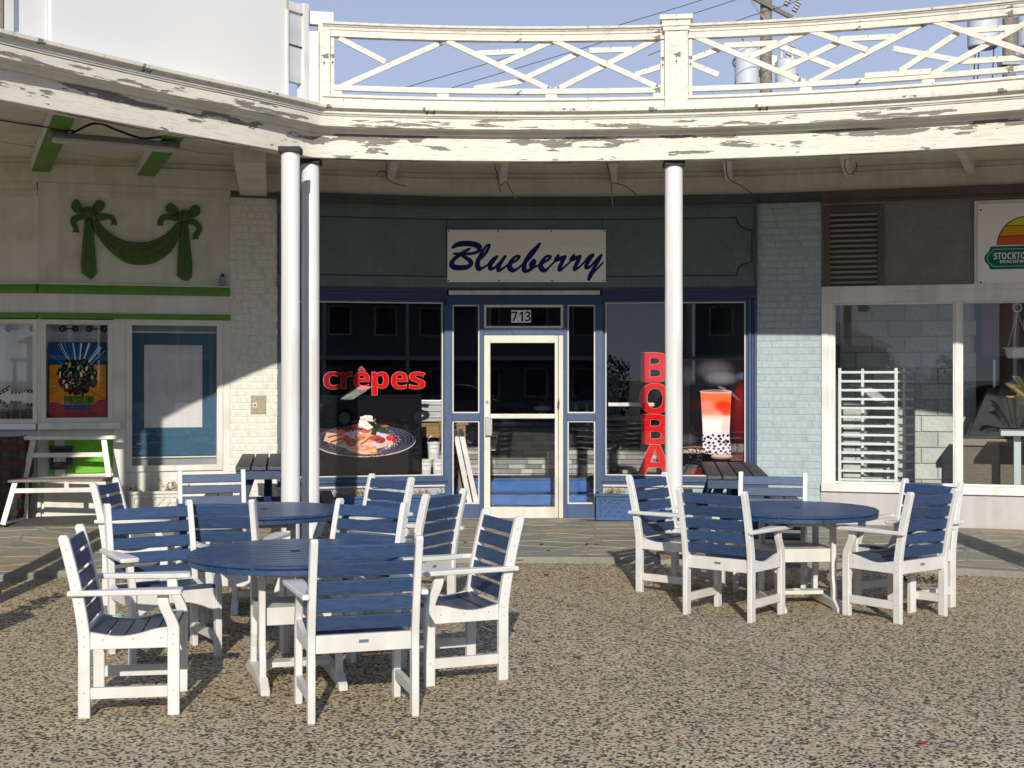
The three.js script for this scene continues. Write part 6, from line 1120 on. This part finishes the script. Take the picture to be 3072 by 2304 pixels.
// ------------------------------------------------------------------ fallen leaves and scraps
{
  const lm = [mat([.20, .09, .03], .8, { side: THREE.DoubleSide }), mat([.30, .06, .03], .8, { side: THREE.DoubleSide }), mat([.26, .17, .06], .8, { side: THREE.DoubleSide })];
  const spots = [[1700, 1500 + 590 * .8, 0, 'brown curled leaf on the open plaza, centre', 'x'], [1731, 1975, 0], [1735, 1685, .0], [1745, 1738, .0], [1640, 1727, 0], [1395, 1627, .06], [1645, 1650, .06], [1625, 1632, .06], [1760, 1632, .06], [1790, 1632, .06], [1560, 1681, .06], [2770, 2235, 0], [2230, 1800, 0], [1480, 1685, 0], [430, 1730, .0], [690, 2100, 0]];
  const names = ['curled brown leaf alone on the open plaza', 'brown leaf on the plaza near its kerb', 'reddish leaf lying against the walkway kerb', 'small leaf scrap by the kerb right of centre', 'leaf scrap below the door on the plaza', 'brown leaf on the paving left of the door', 'leaf on the paving in front of the door, right', 'leaf on the paving in front of the door, left', 'leaf on the paving below the blue kick panel', 'leaf on the paving beside the blue planter', 'red leaf at the paving edge below the door', 'brown leaf near the bottom right corner', 'dry leaf under the right table', 'leaf beside the side-on chair of the front table', 'dry scrap on the shaded plaza at left', 'dry scrap under the front left chair'];
  spots.slice(1).forEach(([sx, sy, h], i) => {
    const p = onLevel(sx, sy, h), g = new THREE.PlaneGeometry(.07, .045, 4, 3), q = g.attributes.position; for (let k = 0; k < q.count; k++) { const x = q.getX(k), y = q.getY(k), w = 1 - (x / .038) ** 2; q.setXYZ(k, x, y * Math.max(.05, w), .9 * y * y / .02 * .3 + .25 * x * x / .035 * .6 + rr(-.002, .002)); } g.rotateX(-Math.PI / 2); g.computeVertexNormals();
    const o = mesh('fallen_leaf', g, lm[i % 3]); o.name = numbered('fallen_leaf'); o.position.set(p.x, hw(p.x, p.z) * (h > 0 ? 1 : 0) + .006, p.z); o.rotation.y = rr(0, 6); tag(o, names[i], 'leaf', 'fallen leaves'); scene.add(o);
  });
  const p = onLevel(2750, 1745, 0), w = thing('weed_tuft', 'dark weeds growing along the kerb at right', 'weeds', [p.x, 0, p.z]); dryPlant(w, -.12, .25, 0, .03, 26, .09, mat([.05, .055, .03], .9, { side: THREE.DoubleSide }));
  const q = onLevel(355, 1850, 0), tq = mesh('scrap', new THREE.IcosahedronGeometry(.03, 1), mat([.12, .45, .38], .6)); tq.name = 'paper_scrap'; tq.scale.set(1.2, .5, 1); tq.position.set(q.x, .014, q.z); tag(tq, 'crumpled turquoise scrap under the rear left chair', 'litter'); scene.add(tq);
}

// ------------------------------------------------------------------ across the street, behind the camera: what the shop glass mirrors
{
  const road = mesh('road', new THREE.PlaneGeometry(120, 11).rotateX(-Math.PI / 2), mat([.06, .06, .062], .9, { map: M.grainy })); struct(road, 'road').position.set(0, .0, 20.5);
  function house(x0, x1, z0, h, rise, wallC, roofC, label, rows) {
    const t = thing('house', label, 'house', [(x0 + x1) / 2, 0, z0], 0, 'houses across the street'), w = x1 - x0, dep = 9, wm = mat(wallC, .8, { map: M.grainy }), rm = mat(roofC, .85, { map: M.grainy });
    part(t, 'wall', plainBox(w, h, dep), wm, [0, h / 2, dep / 2]);
    const rg = extr([[-w / 2 - .5, 0], [w / 2 + .5, 0], [0, rise]], dep + .8, .02); part(t, 'roof', rg, rm, [0, h, -.4]);
    for (let r = 0; r < rows; r++) { part(t, 'porch_slab', box(w + .4, .18, 1.6), M.whitePaint, [0, 2.75 + r * 2.8 - .2, -.8]); for (let k = 0; k < Math.floor(w / 2.2); k++) { const x = -w / 2 + 1.2 + k * 2.2; const f = part(t, 'window', box(1.1, 1.35, .08), M.whitePaint, [x, 1.45 + r * 2.8, -.03]); const p = mesh('pane', plainBox(.94, 1.2, .02), M.black); p.position.z = -.04; f.add(p); } }
    for (let k = 0; k <= 4; k++) part(t, 'porch_post', box(.14, rows * 2.8 - .3, .14), M.whitePaint, [-w / 2 + k * w / 4, (rows * 2.8 - .3) / 2, -1.5]);
  }
  house(-4.5, 9.5, 30, 5.8, 3.4, [.20, .21, .23], [.09, .09, .095], 'dark two-storey house with white porches across the street', 2);
  house(11.5, 27, 27, 6.0, 3.2, [.22, .22, .22], [.10, .095, .09], 'grey porch house across the street, mirrored in left window', 2);
  house(-27, -17, 38, 3.4, 2.4, [.16, .15, .14], [.07, .06, .06], 'low gabled cottage across the street, left of the dark house', 1);
  function car(x, z, c, label, flip) {
    const t = thing('parked_car', label, 'car', [x, 0, z], flip ? Math.PI : 0, 'cars parked along the kerb'), bm = new THREE.MeshPhysicalMaterial({ roughness: .3, clearcoat: 1, clearcoatRoughness: .05 }); bm.color.setRGB(...c);
    const pr = [[-2.2, .35], [-2.25, .62], [-2.12, .86], [-1.35, .95], [1.15, .95], [2.05, .84], [2.22, .62], [2.2, .32], [1.75, .28], [1.68, .50], [1.4, .64], [1.12, .50], [1.05, .26], [-1.0, .26], [-1.07, .50], [-1.35, .64], [-1.63, .50], [-1.7, .28]];
    const b = extr(pr, 1.74, .06); b.translate(0, 0, -.87); part(t, 'body', b, bm);
    const cb = extr([[-1.75, .93], [-1.15, 1.38], [-.5, 1.46], [.25, 1.42], [1.05, .93]], 1.5, .08); cb.translate(0, 0, -.75); part(t, 'cabin', cb, M.black); const rf = extr([[-1.2, 1.38], [-.5, 1.475], [.28, 1.43], [.2, 1.38], [-.5, 1.42]], 1.4, .015); rf.translate(0, 0, -.7); part(t, 'roof', rf, bm);
    for (const wx of [-1.35, 1.4]) for (const s of [-1, 1]) { const w = part(t, 'wheel', new THREE.CylinderGeometry(.32, .32, .2, 24).rotateX(Math.PI / 2), M.black, [wx, .32, s * .78]); const r = mesh('rim', new THREE.CylinderGeometry(.2, .2, .21, 16).rotateX(Math.PI / 2), M.steel); w.add(r); }
    for (const s of [-1, 1]) part(t, 'headlight', box(.08, .12, .36, .03), M.bead, [2.13, .70, s * .6]);
  }
  car(-1.6, 13.6, [.10, .10, .11], 'black car parked behind the viewpoint, mirrored in the door', false); car(3.8, 13.8, [.42, .43, .45], 'silver car parked behind the viewpoint, mirrored in left sidelight', false); car(9.4, 13.6, [.05, .06, .09], 'dark blue car parked behind the viewpoint, mirrored in left window', true); car(-7.6, 13.7, [.03, .03, .032], 'black car mirrored in the right-hand shop window', true);
  { const t = thing('traffic_light', 'traffic signal on a pole, mirrored in the right-hand window', 'traffic light', [-9.0, 0, 19]); part(t, 'pole', new THREE.CylinderGeometry(.13, .17, 8.2, 14), M.dark, [0, 4.1, 0]); part(t, 'arm', bar(V3(0, 6.3, 0), V3(4.2, 7.0, 0), .14, .14), M.dark); const h = part(t, 'signal_head', box(.36, 1.05, .3, .03), M.black, [.62, 4.7, 0]); for (let k = 0; k < 3; k++) { const l = mesh('visor', new THREE.CylinderGeometry(.13, .13, .2, 14, 1, true).rotateX(Math.PI / 2), M.black); l.position.set(0, .33 - k * .33, -.22); h.add(l); } part(t, 'bracket', box(.5, .06, .06), M.dark, [.3, 5.1, 0]); }
  { const t = thing('picket_fence', 'white picket fence across the street, mirrored in right-hand window', 'fence', [-12, 0, 25.5]); for (let k = 0; k < 70; k++) part(t, 'picket', box(.11, 1.75, .025), M.whitePaint, [-9 + k * .2, .95, 0]); for (const y of [.35, 1.5]) part(t, 'rail', box(14, .09, .05), M.whitePaint, [-2, y, .04]); }
  { const t = thing('hedge', 'dark hedge behind the picket fence', 'hedge', [-14, 0, 27]); const gs = []; for (let k = 0; k < 9000; k++) { const hx = rr(-8, 7), p = V3(hx, rnd() * (2.2 + .35 * Math.sin(hx * 2.1) + .25 * Math.sin(hx * 5.3)), rr(-.5, .5)), a = V3(rr(-1, 1), rr(-1, 1), rr(-1, 1)).normalize(), b = V3(rr(-1, 1), rr(-1, 1), rr(-1, 1)).cross(a).normalize(), L = rr(.10, .2); const g = new THREE.BufferGeometry(); const q = [p, p.clone().addScaledVector(a, L).addScaledVector(b, L * .4), p.clone().addScaledVector(a, L).addScaledVector(b, -L * .4)]; g.setAttribute('position', new THREE.Float32BufferAttribute(q.flatMap(v => [v.x, v.y, v.z]), 3)); g.setAttribute('uv', new THREE.Float32BufferAttribute(new Float32Array(6), 2)); g.computeVertexNormals(); gs.push(g); } const o = part(t, 'foliage', merge(gs), mat([.04, .055, .025], .9, { side: THREE.DoubleSide })); o.userData.kind = 'stuff'; }
}
shade(scene);
renderer.render(scene, camera);
